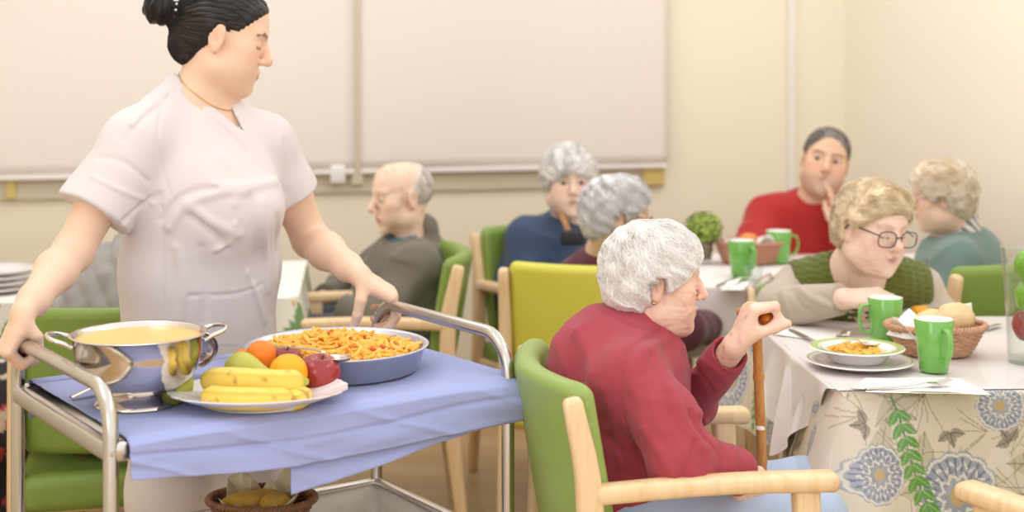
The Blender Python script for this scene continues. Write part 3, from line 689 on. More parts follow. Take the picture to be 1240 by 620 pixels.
# ------------------------------------------------------------------ platter of fruit
pl_ = G(313, 486, ZT + .006)
def plat(X, a):
    X = X.copy(); r = np.hypot(X[..., 0], X[..., 1]); k = 1 + .022 * np.abs(np.sin(a * 11))[None, :] * (r > .13); X[..., 0] *= k; X[..., 1] *= k; return X
o = MB().lathe([(.001, -.006), (.09, -.006), (.095, 0.0), (.118, .006), (.150, .018), (.157, .0215), (.157, .0245), (.150, .022), (.118, .011), (.09, .004), (.001, .003)], 132, sx=1, sy=.74, fn=plat).build('fruit_platter', M['china']); o.location = tuple(pl_); o.rotation_euler = (0, 0, .12)
tag(o, 'white oval platter with a fluted rim carrying the fruit', 'platter')
bm_ = mat('banana_skin', (234, 204, 72), .42, attr=True, bump=.05)
def banana(pts, r, label, brown=.0, tipg=True):
    pts = spline(pts, 40); N = len(pts); t = np.linspace(0, 1, N)
    rr = r * np.clip(np.minimum((t / .14) ** .6 * .9 + .1, ((1 - t) / .10) ** .6), .0, 1); rr[t < .08] = r * .30 + r * .2 * (t[t < .08] / .08); rr[-1] = r * .12
    mb = MB(); mb.tube(pts, rr, 20)
    v = np.concatenate(mb.v); c0 = pts.mean(0); ti = np.repeat(t, 20)
    ang = np.tile(np.arange(20) / 20 * 2 * math.pi, N); base = np.tile(lin((238, 208, 96)), (N * 20, 1))
    nz_ = noise(v, 90); base = mix(base, lin((150, 96, 40)), np.clip((nz_ - .33 + brown) * 8, 0, .7)); base = mix(base, lin((176, 178, 60)), np.clip((.16 - ti) * 9, 0, .8)); base = mix(base, lin((92, 62, 36)), np.clip((ti - .965) * 40, 0, 1)); base = mix(base, lin((205, 165, 50)), (np.cos(ang * 5) > .93) * .5)
    cen = np.repeat(pts, 20, 0); v = cen + (v - cen) * (1 + .07 * np.cos(ang * 5))[:, None]
    o = mkmesh('banana', v - c0, mb.f, bm_, None, True, base); o.location = tuple(c0); return tag(o, label, 'banana', None)
def ft(px, py, z): return G(px, py, z)
banana([P(352, 481, 2.56), P(335, 484, 2.53), P(305, 484, 2.50), P(270, 483, 2.51), P(245, 480, 2.54)][::1], .0205, 'banana lying lowest at the front of the fruit platter')
banana([P(372, 462, 2.60), P(345, 463, 2.57), P(310, 462, 2.55), P(275, 460, 2.56), P(244, 461, 2.60)], .0215, 'banana resting on top of the other bananas', .02)
banana([P(372, 476, 2.60), P(358, 484, 2.555), P(340, 486, 2.57), P(322, 480, 2.60)], .019, 'short spotted banana at the apple end of the bunch', .16)
banana([P(368, 468, 2.63), P(352, 478, 2.60), P(330, 478, 2.61), P(312, 472, 2.63)], .018, 'brown-freckled banana tucked behind the short one', .2)
pear_m = mat('pear_skin', (188, 188, 84), .4, var=.07, vscale=30, bump=.04)
def fruit(name, prof, loc, m, label, cat, tilt=(0, 0, 0), stem=True, parent=None, group=None):
    o = MB().lathe(spline(prof, 30), 36).build(name, m, parent, angle=180); o.location = tuple(loc); o.rotation_euler = tilt
    if stem: MB().tube([(0, 0, prof[-1][1] - .012), (.001, 0, prof[-1][1] + .003), (.005, 0, prof[-1][1] + .013)], .0016, 8).build('stem', M['stem'], o)
    return tag(o, label, cat, group)
M['stem'] = mat('fruit_stem', (96, 72, 40), .8)
PEAR = [(.0005, 0), (.018, .001), (.031, .015), (.034, .032), (.028, .052), (.019, .070), (.014, .084), (.008, .091), (.0005, .092)]
APP = [(.0005, .006), (.012, .001), (.028, .008), (.039, .028), (.040, .045), (.033, .062), (.020, .071), (.010, .070), (.0005, .062)]
ORA = [(.0005, 0), (.016, .003), (.031, .016), (.037, .037), (.031, .058), (.016, .071), (.0005, .0735)]
fruit('pear', PEAR, P(275, 444, 2.68), pear_m, 'yellow-green pear lying beside the orange on the platter', 'pear', (0, math.radians(100), math.radians(-15)))
fruit('pear', PEAR, P(232, 467, 2.62), pear_m, 'mottled pear with its end poking out past the bananas', 'pear', (0, math.radians(-82), math.radians(25)))
om = mat('orange_peel', (240, 128, 24), .4, bump=.25, bscale=260); om2 = mat('yellow_orange_peel', (246, 172, 16), .38, bump=.25, bscale=260)
def seat_at(px, py, D, r): q = P(px, py, D); return V3(q[0], q[1], q[2] - r)
fruit('orange', [(a * .80, b * .80) for a, b in ORA], seat_at(316, 432, 2.72, .029), om, 'deep orange fruit perched at the top of the platter', 'orange', stem=False)
fruit('orange', [(a * .96, b * .96) for a, b in ORA], seat_at(349, 452, 2.63, .036), om2, 'golden yellow orange in the middle of the platter', 'orange', stem=False)
fruit('orange', [(a * .75, b * .75) for a, b in ORA], seat_at(296, 440, 2.76, .028), om, 'orange half hidden behind the pear on the platter', 'orange', stem=False)
am = mat('red_apple_skin', (158, 48, 48), .22, coat=.3, var=.22, vscale=18)
fruit('apple', APP, seat_at(385, 453, 2.68, .036), am, 'red apple on the platter nearest the macaroni pan', 'apple', (.15, .1, 0))
fruit('apple', [(a * .85, b * .85) for a, b in APP], seat_at(346, 440, 2.74, .034), mat('plum_skin', (132, 44, 50), .3), 'dark red apple mostly hidden behind the oranges', 'apple')

# ------------------------------------------------------------------ baskets
def basket(name, c, rx, ry, h, m, label, flare=.7, rz=0, thick=.005, rim=.008, cat='basket'):
    t = empty(name, c, rz, label, cat); nr = 14; ns = 40; mb = MB()
    nn = 240; a = np.arange(nn) / nn * 2 * math.pi; X = []
    for side in (1, 0):
        rows = np.linspace(0, 1, nr * 4) if side else np.linspace(1, 0, nr * 2)
        for t_ in rows:
            f = flare + (1 - flare) * t_ ** .8; k = int(t_ * nr); w = .0026 * np.sin(a * ns / 2 + (k % 2) * math.pi) + .0014 * abs(math.sin(t_ * nr * math.pi))
            rr = (w if side else w - thick); X.append(np.stack([(rx * f + rr) * np.cos(a), (ry * f + rr) * np.sin(a), np.full(nn, t_ * h)], 1))
    mb.grid(np.array(X), closed_v=True); b0 = mb.n; mb.add([[0, 0, .003]], []); mb.f += [(j, b0, (j + 1) % nn) for j in range(nn)]
    mb.build('weave', m, t, angle=180)
    for q in range(3):
        b = np.arange(300) / 300 * 2 * math.pi; ph = q * 2.094; k = 26
        pts = np.stack([(rx + .004 * np.cos(b * k + ph)) * np.cos(b), (ry + .004 * np.cos(b * k + ph)) * np.sin(b), h + .004 * np.sin(b * k + ph)], 1)
        MB().tube(pts, .0036, 6, closed=True).build('braided_rim', m, t)
    return t
def crumple(name, c, w, d, h, m, label, seed=0, cat='napkin', rz=0.0, pk=None):
    """creased paper standing up inside a basket"""
    n1 = 44; X = np.zeros((n1, n1, 3)); u = np.linspace(-1, 1, n1); A, B = np.meshgrid(u, u, indexing='ij'); r = np.maximum(np.abs(A), np.abs(B))
    q = np.stack([A.ravel() * 1.4, B.ravel() * 1.4, np.full(A.size, seed * 3.3)], 1); nz = np.abs(noise(q, 1.3)).reshape(n1, n1) * 2; nz2 = np.abs(noise(q, 3.0)).reshape(n1, n1)
    X[..., 0] = A * w * (.72 + .28 * nz); X[..., 1] = B * d * (.72 + .28 * nz2 * 2); X[..., 2] = h * (np.clip(r - .35, 0, 1) ** 1.2 * 1.3 * (.35 + .9 * nz) + .12 * nz2)
    if pk: X[..., 2] += h * pk[2] * np.exp(-(((A - pk[0]) ** 2 + (B - pk[1]) ** 2) / .08))
    o = MB().grid(X).build(name, m, None, angle=30); o.location = tuple(c); o.rotation_euler = (0, 0, rz); md = o.modifiers.new('t', 'SOLIDIFY'); md.thickness = .0006
    return tag(o, label, cat)
def bread(c, r, label, m, seed=0, rz=0, squash=(1, 1, 1), h=.004):
    f = lambda p: ell(p, (0, 0, 0), np.array(r) * squash) - .007 * noise(p, 45, seed) - .003 * noise(p, 120, seed)
    o = sdf_obj('bread_roll', f, -np.array(r) * 1.3 - .01, np.array(r) * 1.3 + .01, h, m); o.location = tuple(c); o.rotation_euler = (0, 0, rz); return tag(o, label, 'bread')
# lower shelf of the trolley
bc = P(317, 600, 2.93); zb = .486; bc = V3(bc[0], bc[1], zb)
basket('bread_basket', bc, .108, .085, .055, M['wicker'], 'dark brown wicker bread basket on the lower shelf of the trolley')
crumple('baking_paper', bc + V3(0, .0, .022), .094, .076, .095, M['kraft'], 'crumpled baking paper lining the basket on the lower shelf', 2, pk=(.2, .6, .5))
bread(bc + V3(-.035, -.015, .052), (.045, .026, .020), 'golden bread piece at the near side of the lower shelf basket', M['bread2'], 3, .5)
bread(bc + V3(.035, -.028, .050), (.035, .024, .020), 'golden bread piece beside the paper in the lower shelf basket', M['bread2'], 5, -.3)
bread(bc + V3(-.0, .018, .048), (.05, .024, .018), 'golden bread piece under the baking paper of the lower shelf basket', M['bread2'], 8, .1)

# ------------------------------------------------------------------ nearest dining table
ZP = TB.h + .0085
def mug(c, h, rt, rb, han, label, m=None, group=None, hw=1.0):
    t = empty('mug', c, han, label, 'mug', group); th = .0035
    MB().lathe([(.001, .0), (rb - .003, 0), (rb, .003), (rt, h - .002), (rt - th * .4, h)], 56).build('mug_body', m or M['mug'], t, angle=70)
    MB().lathe([(rt - th * .4, h), (rt - th, h - .001), (rb - th, .006), (.001, .006)], 56).build('mug_lining', M['mugin'], t, angle=70)
    k = lambda z: rb + (rt - rb) * z / h
    MB().tube(spline([(k(.25 * h) - .002, 0, .25 * h), (k(.25 * h) + .018 * hw, 0, .27 * h), (rt + .022 * hw, 0, .52 * h), (rt + .017 * hw, 0, .80 * h), (k(.84 * h) - .002, 0, .86 * h)], 26), .0052, 12, sq=(1.3, .8)).build('mug_handle', m or M['mug'], t)
    return t
mug(G(1131, 449, ZP), .113, .0425, .031, math.radians(-75), 'green mug in front of the bread basket, handle towards us')
mug(G(1072, 417, ZP), .112, .0415, .033, math.radians(186), 'green mug beside the bread basket, handle towards the soup plates')
gr_rim = mat('green_rim_glaze', (176, 200, 118), .25, coat=.3)
def plate(c, r, depth, label, soup=False, rimw=.02, name='plate', gi=.81):
    t = empty(name, c, 0, label, 'plate')
    if soup: prof = [(.001, 0), (r * .55, 0), (r * .60, .003), (r * .74, depth * .85), (r * .80, depth * .9)]; inn = [(r * .78, depth), (r * .72, depth * .9), (r * .58, .008), (.001, .006)]
    else: prof = [(.001, 0), (r * .6, 0), (r * .68, .004), (r * .8, depth * .7)]; inn = [(r * .78, depth * .8), (r * .66, .008), (.001, .006)]
    MB().lathe(prof + [(r * .985, depth - .0015), (r, depth), (r * .985, depth + .0015)] + [(r * .97, depth + .0018)], 80).build('plate_body', M['china'], t, angle=60)
    MB().lathe([(r * .97, depth + .0018), (r * gi, depth * .97 + .0014)], 80).build('green_rim', gr_rim, t)
    MB().lathe([(r * gi, depth * .97 + .0014), (r * .81, depth * .95 + .001)] + inn, 80).build('plate_well', M['china'], t, angle=60)
    return t
pcn = G(1041, 443, ZP); plate(pcn, .118, .014, 'flat white dinner plate with a green rim, under the soup plate', gi=.93)
ps = pcn + V3(-.006, .0, .012); plate(ps, .104, .030, 'deep soup plate with a green rim holding pasta soup', True)
MB_ = MB().lathe([(.001, .0205), (.05, .0208), (.072, .0200)], 50); o = MB_.build('soup_broth', mat('broth', (240, 214, 160), .15)); o.location = tuple(ps); tag(o, 'pale orange broth in the deep soup plate', 'soup', kind='stuff')
mb = MB()
for k in range(70):
    r = math.sqrt(rs.rand()) * .058; a = rs.rand() * 6.28; c = V3(r * math.cos(a), r * math.sin(a), .021 + rs.rand() * .008); th = rs.rand() * 6.28; d = V3(math.cos(th), math.sin(th), rs.randn() * .2) * .009
    mb.tube([c - d, c + V3(-d[1], d[0], 0) * .4, c + d], .0034, 6)
o = mb.build('macaroni', M['pasta']); o.location = tuple(ps); tag(o, 'a few macaroni pieces floating in the soup plate', 'pasta', kind='stuff')
spoon('spoon', ps + V3(.030, .012, .030), ps + V3(-.085, -.035, .036), .017, 'steel spoon resting inside the soup plate', 'spoon', hw=.005)
def sheet(name, corners, m, label, cat='napkin'):
    cs = [np.asarray(c, float) for c in corners]; X = np.zeros((12, 12, 3))
    for i, u in enumerate(np.linspace(0, 1, 12)):
        for j, v in enumerate(np.linspace(0, 1, 12)): X[i, j] = (cs[0] * (1 - u) + cs[1] * u) * (1 - v) + (cs[3] * (1 - u) + cs[2] * u) * v + V3(0, 0, .0012 * math.sin(u * 7) * math.sin(v * 5))
    c0 = X.mean((0, 1)); o = MB().grid(X - c0, flip=True).build(name, m); o.location = tuple(c0); md = o.modifiers.new('t', 'SOLIDIFY'); md.thickness = .0015; return tag(o, label, cat)
sheet('paper_napkin', [G(1030, 470, ZP + .002), G(1200, 478, ZP + .002), G(1165, 457, ZP + .002), G(1048, 457, ZP + .002)], M['paper'], 'flat white paper napkin under the knife and fork')
def knife(a, b, label, group=None):
    a, b = V3(*a), V3(*b); mb = MB(); d = b - a; mb.tube([a, a + d * .1, a + d * .45], [.003, .0055, .004], 8, sq=(1, .45)); mb.tube([a + d * .45, a + d * .52, a + d * .9, b], [.004, .0085, .0085, .001], 8, sq=(1, .12)); o = mb.build('knife', M['steel_pol']); return tag(o, label, 'knife', group)
def fork(a, b, label, group=None):
    a, b = V3(*a), V3(*b); d = b - a; L = np.linalg.norm(d); u = d / L; s = nrm(np.cross(u, V3(0, 0, 1))); up = V3(0, 0, 1); mb = MB()
    mb.tube([a, a + d * .12, a + d * .5, a + d * .7 + up * .004], [.0055, .005, .003, .0035], 8, sq=(1, .4)); mb.tube([a + d * .7 + up * .004, a + d * .76 + up * .003, a + d * .82 + up * .002], [.0035, .011, .0115], 8, sq=(1, .16))
    for k in (-1.5, -.5, .5, 1.5): mb.tube([a + d * .82 + s * k * .006 + up * .002, a + d * .9 + s * k * .006 + up * .004, b + s * k * .0055 + up * .009], [.0022, .002, .001], 6)
    return tag(mb.build('fork', M['steel_pol']), label, 'fork', group)
knife(G(1048, 474, ZP + .007), G(1165, 476, ZP + .007), 'steel knife lying on the napkin at the near table edge')
fork(G(1048, 471, ZP + .007), G(1152, 464, ZP + .007), 'steel fork with raised tines lying beside the knife on the napkin')
knife(G(998, 418, ZP + .004), G(955, 398, ZP + .004), 'steel knife between the cane and the vest woman, on the far table edge')
spoon('spoon', G(1022, 409, ZP + .003), G(1060, 398, ZP + .004), .016, 'steel spoon lying beside the green mug handle', 'spoon', hw=.005)
knife(G(1178, 402, ZP + .004), G(1212, 392, ZP + .004), 'steel knife between the bread basket and the glass vase')
sheet('paper_napkin', [G(935, 404, ZP + .001), G(1010, 414, ZP + .001), G(1022, 398, ZP + .001), G(955, 392, ZP + .001)], M['paper'], 'white paper napkin under the sleeve of the vest woman')
bk = G(1132, 433, ZP) + V3(.003, 0, 0); bk = G(1133, 428, ZP)
basket('bread_basket', bk, .112, .085, .066, M['wicker2'], 'woven bread basket on the nearest table, between the two green mugs', .66)
crumple('paper_napkin', bk + V3(-.02, .0, .02), .095, .072, .08, M['paper'], 'white paper napkin folded up inside the basket of the nearest table', 4, rz=.3)
sheet('paper_napkin', [P(1112, 392, 3.34), P(1180, 402, 3.42), P(1176, 366, 3.45), P(1130, 380, 3.40)], M['paper'], 'pointed white napkin corner sticking up behind the bread roll')
def cone_np(c, r, h, label):
    X = [];
    for t in np.linspace(0, 1, 10): X.append([V3((r * (1 - t) ** .8) * math.cos(a) * (1 + .2 * math.sin(a * 3 + t)), r * (1 - t) ** .8 * math.sin(a), h * t) for a in np.linspace(0, 2 * math.pi, 26, endpoint=False)])
    o = MB().grid(np.array(X), closed_v=True).build('paper_napkin', M['paper'], None, angle=30); o.location = tuple(c); return tag(o, label, 'napkin')
cone_np(bk + V3(-.066, -.02, .045), .045, .062, 'twisted white napkin standing up at the mug side of the basket')
bread(bk + V3(.045, -.005, .082), (.047, .034, .036), 'round pale bread roll lying on top in the basket', M['bread'], 1, .3)
bread(bk + V3(.0, .03, .07), (.04, .03, .026), 'bread roll half hidden at the back of the same basket', M['bread'], 6, .3)
pg = G(1112, 391, ZP); plate(pg, .095, .014, 'green-rimmed plate in front of the vest woman, behind the mug')
bread(pg + V3(.003, -.01, .030), (.024, .02, .018), 'small yellow piece of food on the plate of the vest woman', mat('yellow_food', (236, 170, 40), .6, var=.1), 9)
bread(pg + V3(.05, .0, .024), (.034, .02, .012), 'brown bread crust on the plate beside the yellow piece', mat('brown_food', (150, 96, 50), .7, var=.2), 4)

# vase of apples
vc = G(1250, 437, ZP); vt = empty('glass_vase', vc, 0, 'tall clear glass vase of apples at the edge of the table', 'vase')
MB().lathe([(.001, .0), (.050, 0), (.053, .003), (.058, .12), (.068, .255), (.0665, .2555), (.0645, .254), (.0555, .12), (.050, .012), (.001, .010)], 72).build('vase_wall', M['glass'], vt, angle=60)
MB().lathe([(.0665, .2555), (.068, .257), (.0695, .2555), (.068, .254)], 72).build('vase_rim', M['glass'], vt)
MB().lathe([(.001, .001), (.049, .001), (.050, .006), (.047, .009), (.001, .009)], 72).build('vase_base', M['glass'], vt)
fruit('apple', APP, vc + V3(-.010, 0, .180), M['apple_g'], 'green apple on top in the glass vase', 'apple', (.3, .2, 0))
fruit('apple', APP, vc + V3(-.008, 0, .112), M['apple_g'], 'green apple second from the top in the glass vase', 'apple', (.3, -.2, 1))
fruit('apple', APP, vc + V3(-.004, 0, .042), am, 'dark red apple lowest in the glass vase', 'apple', (.2, .2, 2))

# ------------------------------------------------------------------ the table further back
ZF = TF.h + .006
mug(G(898, 334, ZF), .113, .044, .033, math.radians(-60), 'green mug nearest to us on the table further back')
mug(G(943, 318, ZF), .108, .044, .033, math.radians(5), 'green mug in front of the man in red')
bf = G(908, 318, ZF); basket('bread_basket', bf, .115, .08, .07, M['terracotta'], 'reddish brown basket between the two mugs on the table further back', .75)
crumple('paper_napkin', bf + V3(0, 0, .03), .10, .07, .075, M['paper'], 'white napkins bunched up in the basket on the table further back', 7)
bread(bf + V3(-.005, 0, .08), (.03, .02, .02), 'orange-brown bread end showing between the napkins in the reddish basket', mat('far_bread', (228, 150, 84), .7), 2)
pv = G(852, 318, ZF); pt_ = empty('potted_plant', pv, 0, 'small leafy green plant in a clear glass pot', 'plant')
MB().lathe([(.001, 0), (.026, 0), (.028, .003), (.036, .085), (.034, .086), (.026, .01), (.001, .008)], 40).build('pot', M['glass'], pt_)
MB().lathe([(.001, .012), (.025, .012), (.032, .07), (.001, .072)], 30).build('soil', mat('soil', (120, 100, 70), .9), pt_)
mb = MB()
for k in range(900):
    d = nrm(rs.randn(3)); c = V3(0, 0, .118) + d * (.034 + .028 * rs.rand()) * V3(1.05, 1.05, .9); s = nrm(np.cross(d, rs.randn(3))); u = nrm(np.cross(s, d) + d * .5); L = .012
    mb.add([c - s * .004, c + u * L * .5 - s * .006, c + u * L, c + u * L * .5 + s * .006, c + s * .004], [(0, 1, 2, 3, 4)])
mb.build('foliage', M['plant'], pt_)
f_ = MB(); f_.tube([(0, 0, .07), (0, 0, .12)], .01, 8); f_.build('stem', M['plant'], pt_)
tb = G(913, 341, ZF); tv = empty('glass_tumbler', tb, 0, 'small clear tumbler glinting beside the nearer mug', 'glass')
MB().lathe([(.001, 0), (.022, 0), (.03, .05), (.028, .05), (.021, .006), (.001, .005)], 32).build('tumbler_wall', M['glass'], tv)
knife(G(868, 346, ZF), G(893, 335, ZF), 'knife laid nearest the plant on the table further back'); fork(G(880, 350, ZF), G(905, 338, ZF), 'fork laid at the near edge of the table further back')
knife(G(915, 350, ZF), G(940, 338, ZF), 'knife laid to one side of the tumbler on the table further back'); spoon('spoon', G(936, 335, ZF + .003), G(912, 347, ZF), .016, 'spoon laid at the mug handle on the table further back', 'spoon')
sheet('paper_napkin', [G(872, 351, ZF + .001), G(900, 351, ZF + .001), G(915, 335, ZF + .001), G(885, 335, ZF + .001)], M['paper'], 'white napkin under the fork on the table further back')
# things on the table at the far left
ZL = TL.h + .006
for k, (px, py, lab) in enumerate(((-6, 352, 'lowest of the white plates stacked behind the carer\'s forearm'), )):
    c = G(px, py, ZL)
    for q in range(4):
        o = MB().lathe([(.001, 0), (.07, 0), (.115, .014), (.117, .016), (.114, .017), (.07, .005), (.001, .004)], 48).build('plate', M['china']); o.location = (c[0], c[1], c[2] + q * .017)
        tag(o, ['lowest', 'second lowest', 'second highest', 'topmost'][q] + ' of the white plates stacked behind the carer\'s forearm', 'plate', 'white plates stacked on the table behind the carer')

# ------------------------------------------------------------------ walking cane
ck = P(916, 383, 2.84); cb = P(924, 600, 2.90); cb = ck + (cb - ck) * ((ck[2] - .0) / (ck[2] - cb[2])); cn = empty('walking_cane', (cb[0], cb[1], 0), 0, 'bamboo walking cane with an amber knob held upright by the fleece woman', 'cane'); B_ = V3(cb[0], cb[1], 0)
mb = MB(); n_ = 90; ts = np.linspace(0.0, 1, n_); pts = (cb + V3(0, 0, .012))[None] * (1 - ts)[:, None] + ck[None] * ts[:, None] - B_; rr = .0100 + .0022 * np.exp(-((ts * 5.2 % 1 - .5) / .03) ** 2)
mb.tube(pts, rr, 14); mb.build('shaft', M['cane'], cn); MB().tube([(pts[0] - V3(0, 0, .012)), pts[0], pts[0] + V3(0, 0, .02)], [.014, .013, .011], 14).build('rubber_tip', M['rubber'], cn)
hd = V3(.03, -.10, .004); kc = ck - B_
MB().tube(spline([kc + V3(-.02, .07, -.004), kc + V3(0, .02, .002), kc + hd * .2, kc + hd * .45], 16), [.010] * 3 + [.0115] * 13, 16).build('handle', M['cane'], cn)
MB().lathe([(.0005, -.013), (.010, -.010), (.0145, 0), (.010, .010), (.0005, .013)], 24).build('knob', M['amber'], cn).location = tuple(kc + hd * .42)
lt = .76; q = (cb * (1 - lt) + ck * lt) - B_; MB().tube([q - V3(0, 0, .009), q + V3(0, 0, .009)], .0095, 14).build('paper_label', M['paper'], cn)
# ================================================================== people
M['skin'] = mat('skin', (255, 255, 255), .5, attr=True, bump=.06, bscale=160, sss=.12, spec=.35)
M['skin_old'] = mat('skin_wrinkled', (255, 255, 255), .55, attr=True, bump=.22, bscale=110, sss=.1, spec=.3)
M['eye'] = mat('eyeball', (255, 255, 255), .12, attr=True)
M['hair'] = mat('hair', (255, 255, 255), .5, attr=True, spec=.35)
M['hair_dark'] = mat('hair_dark', (255, 255, 255), .32, attr=True, spec=.5)
M['gold'] = mat('gold', (222, 180, 110), .25, 1.0)
M['lens'] = M['glass']
def headframe(yaw, pitch, roll=0):
    y, p = math.radians(yaw), math.radians(pitch); f = V3(math.cos(y) * math.cos(p), math.sin(y) * math.cos(p), math.sin(p))
    r = nrm(np.cross(f, V3(0, 0, 1))); u = np.cross(r, f); c, s = math.cos(math.radians(roll)), math.sin(math.radians(roll)); r, u = c * r + s * u, -s * r + c * u
    return np.stack([r, f, u], 1)     # columns: right, forward, up
def head_sdf(q, o):
    j = o.get('jaw', 1.0); fat = o.get('fat', 0.0); nz = o.get('nose', 1.0); old = o.get('old', 0); op = o.get('open', 0.0)
    d = ell(q, (0, -.014, .034), (.073, .093, .082))
    d = smin(d, ell(q, (0, .024, .012), (.061, .067, .082)), .03); d = smin(d, ell(q, (0, .030, .062), (.058, .050, .046)), .03)
    d = smin(d, ell(q, (0, .026, -.050), (.049 * j, .054, .056)), .03)
    d = smin(d, sph(q, (0, .074, -.094), .016), .032)
    ax = np.abs(q[:, 0]); m = np.stack([ax, q[:, 1], q[:, 2]], 1)
    d = smin(d, sph(m, (.042, .052, -.012), .024), .03)
    d = smin(d, sph(m, (.047 * j, .006, -.062), .020 + fat), .035)
    d = smin(d, sph(m, (.034, .054, -.050), .022 + fat), .03)
    if fat: d = smin(d, ell(q, (0, .028, -.088), (.042, .045, .022)), .04)
    d = smin(d, cap(m, (.008, .080, .031), (.038, .071, .033), .011), .016)
    d = smax(d, -ell(m, (.034, .098, .008), (.020, .016, .012)), .014)
    d = smin(d, ell(m, (.0315, .0725, .008), (.0165, .0145, .0140)), .005)
    if op > 0: d = smax(d, -ell(m, (.0315, .090, .0075), (.0135, .012, .0048 * op)), .002)
    else: d = d + .0012 * np.exp(-(seg(m, (.018, .084, .002), (.045, .079, .002)) / .0016) ** 2)
    d = smin(d, chain(q, [(0, .083, .024), (0, .095, .004), (0, .106 * 1.0 + .004 * (nz - 1), -.018)], [.0075, .0085, .0105 * nz], .01), .010)
    d = smin(d, sph(q, (0, .1075 + .006 * (nz - 1), -.0225), .0115 * nz), .007)
    d = smin(d, sph(m, (.0125, .0965, -.0275), .0078 * nz), .006)
    d = smax(d, -sph(m, (.0065, .104, -.0355), .0038), .003)
    d = smin(d, ell(q, (0, .073, -.056), (.028, .020, .022)), .014)
    d = smin(d, chain(q, [(-.023, .0815, -.0560), (-.007, .0935, -.0518), (0, .0935, -.0535), (.007, .0935, -.0518), (.023, .0815, -.0560)], [.002, .0052, .005, .0052, .002], .004), .005)
    d = smin(d, chain(q, [(-.020, .0810, -.0600), (0, .0910, -.0645), (.020, .0810, -.0600)], [.0025, .0062, .0025], .004), .005)
    d = d + .0022 * np.exp(-(seg(m, (0, .098, -.0580), (.025, .084, -.0580)) / .0016) ** 2)
    if old:
        d = d + .0022 * old * np.exp(-(seg(m, (.017, .093, -.028), (.033, .073, -.062)) / .0035) ** 2)
        d = d + .0014 * old * np.exp(-(seg(m, (.022, .088, -.006), (.042, .075, -.010)) / .0028) ** 2)
        d = d + .0016 * old * np.exp(-(seg(m, (.026, .080, -.068), (.030, .068, -.092)) / .003) ** 2)
        for zz in (.048, .060, .072): d = d + .0006 * old * np.exp(-((q[:, 2] - zz - .004 * np.cos(ax * 60)) / .0016) ** 2) * (q[:, 1] > .05)
        for a in (0, .5, -.5): d = d + .0007 * old * np.exp(-(seg(m, (.050, .062, .006), (.064, .048, .006 + a * .02)) / .0014) ** 2)
        d = d + (.0045 * noise(q, 26, 3) + .0022 * np.abs(noise(q * V3(1, 1, 1.6), 60, 5)) * 2) * old * (q[:, 1] > -.02)
    er = .30; E = np.array([[math.cos(er), math.sin(er), 0], [-math.sin(er), math.cos(er), 0], [0, 0, 1.]])
    me = (m - V3(.0745, -.010, .002)) @ E
    ear = ell(me, (0, 0, 0), (.0065, .0185, .031)); ear = smin(ear, ell(me, (0, .004, -.024), (.0055, .009, .012)), .006)
    ear = smax(ear, -ell(me, (.0080, .003, .003), (.0085, .0115, .020)), .003); ear = smin(ear, cap(me, (.001, .004, .012), (.002, .006, -.008), .003), .004)
    return smin(d, ear, .008)
LIPU = [(-.022, .0835, -.0560), (0, .0965, -.0535), (.022, .0835, -.0560)]
def head_col(q, o):
    base = lin(o.get('skin', (240, 208, 186))); n = len(q); c = np.tile(base, (n, 1)); ax = np.abs(q[:, 0]); m = np.stack([ax, q[:, 1], q[:, 2]], 1)
    c = mix(c, base * V3(1.0, .80, .74), .75 * np.exp(-((m - V3(.042, .07, -.022)) ** 2).sum(1) / .0007) + .5 * np.exp(-((m - V3(0, .11, -.022)) ** 2).sum(1) / .0003))
    c = mix(c, base * V3(.93, .76, .72), .5 * np.exp(-((m - V3(.078, -.01, 0)) ** 2).sum(1) / .0008))
    lp = lin(o.get('lip', (196, 120, 108)))
    dl = np.minimum(seg(m, (0, .0965, -.0525), (.021, .085, -.0560)), seg(m, (0, .096, -.0640), (.018, .085, -.0605)))
    c = mix(c, lp, np.clip((.0060 - dl) / .0022, 0, 1) * .75)
    c = mix(c, lp * .35, np.clip((.0016 - seg(m, (0, .097, -.0583), (.022, .086, -.0583))) / .001 + .3, 0, 1) * (q[:, 1] > .078) * (seg(m, (0, .097, -.0583), (.022, .086, -.0583)) < .0022) * .8)
    br = lin(o.get('brow', (130, 110, 96))); db = seg(m, (.014, .092, .0285), (.034, .088, .0345)); db = np.minimum(db, seg(m, (.034, .088, .0345), (.050, .074, .029)))
    c = mix(c, br, np.clip((.0052 - db) / .002, 0, 1) * o.get('browa', .8) * (.7 + .6 * noise(q, 500)))
    lz = -.001 if o.get('open', 0) <= 0 else .0075 + .0045 * o['open']
    if o.get('open', 0) <= 0: dlash = seg(m, (.017, .085, .001), (.0315, .088, -.001)); dlash = np.minimum(dlash, seg(m, (.0315, .088, -.001), (.047, .078, .002)))
    else: dlash = seg(m, (.017, .086, lz - .003), (.0315, .090, lz)); dlash = np.minimum(dlash, seg(m, (.0315, .090, lz), (.047, .079, lz - .003)))
    c = mix(c, lin(o.get('lash', (70, 50, 42))), np.clip((.0030 - dlash) / .0012, 0, 1) * .95)
    c = mix(c, base * V3(.86, .70, .66), .35 * np.exp(-((m - V3(.0315, .084, .012)) ** 2).sum(1) / .0002))
    if o.get('old'): c = mix(c, base * V3(.80, .62, .52), np.clip(noise(q, 85, 9) - .16, 0, 1) * 2.6 * o['old']); c *= (1 + .10 * noise(q, 40, 2))[:, None]
    for s in o.get('moles', []): c = mix(c, lin((90, 56, 44)), np.clip((s[3] - np.sqrt(((q - V3(*s[:3])) ** 2).sum(1))) / .001, 0, 1))
    if 'stubble' in o: c = mix(c, lin((150, 130, 120)), o['stubble'] * np.clip((-.035 - q[:, 2]) / .02, 0, 1) * (q[:, 1] > .0))
    return c
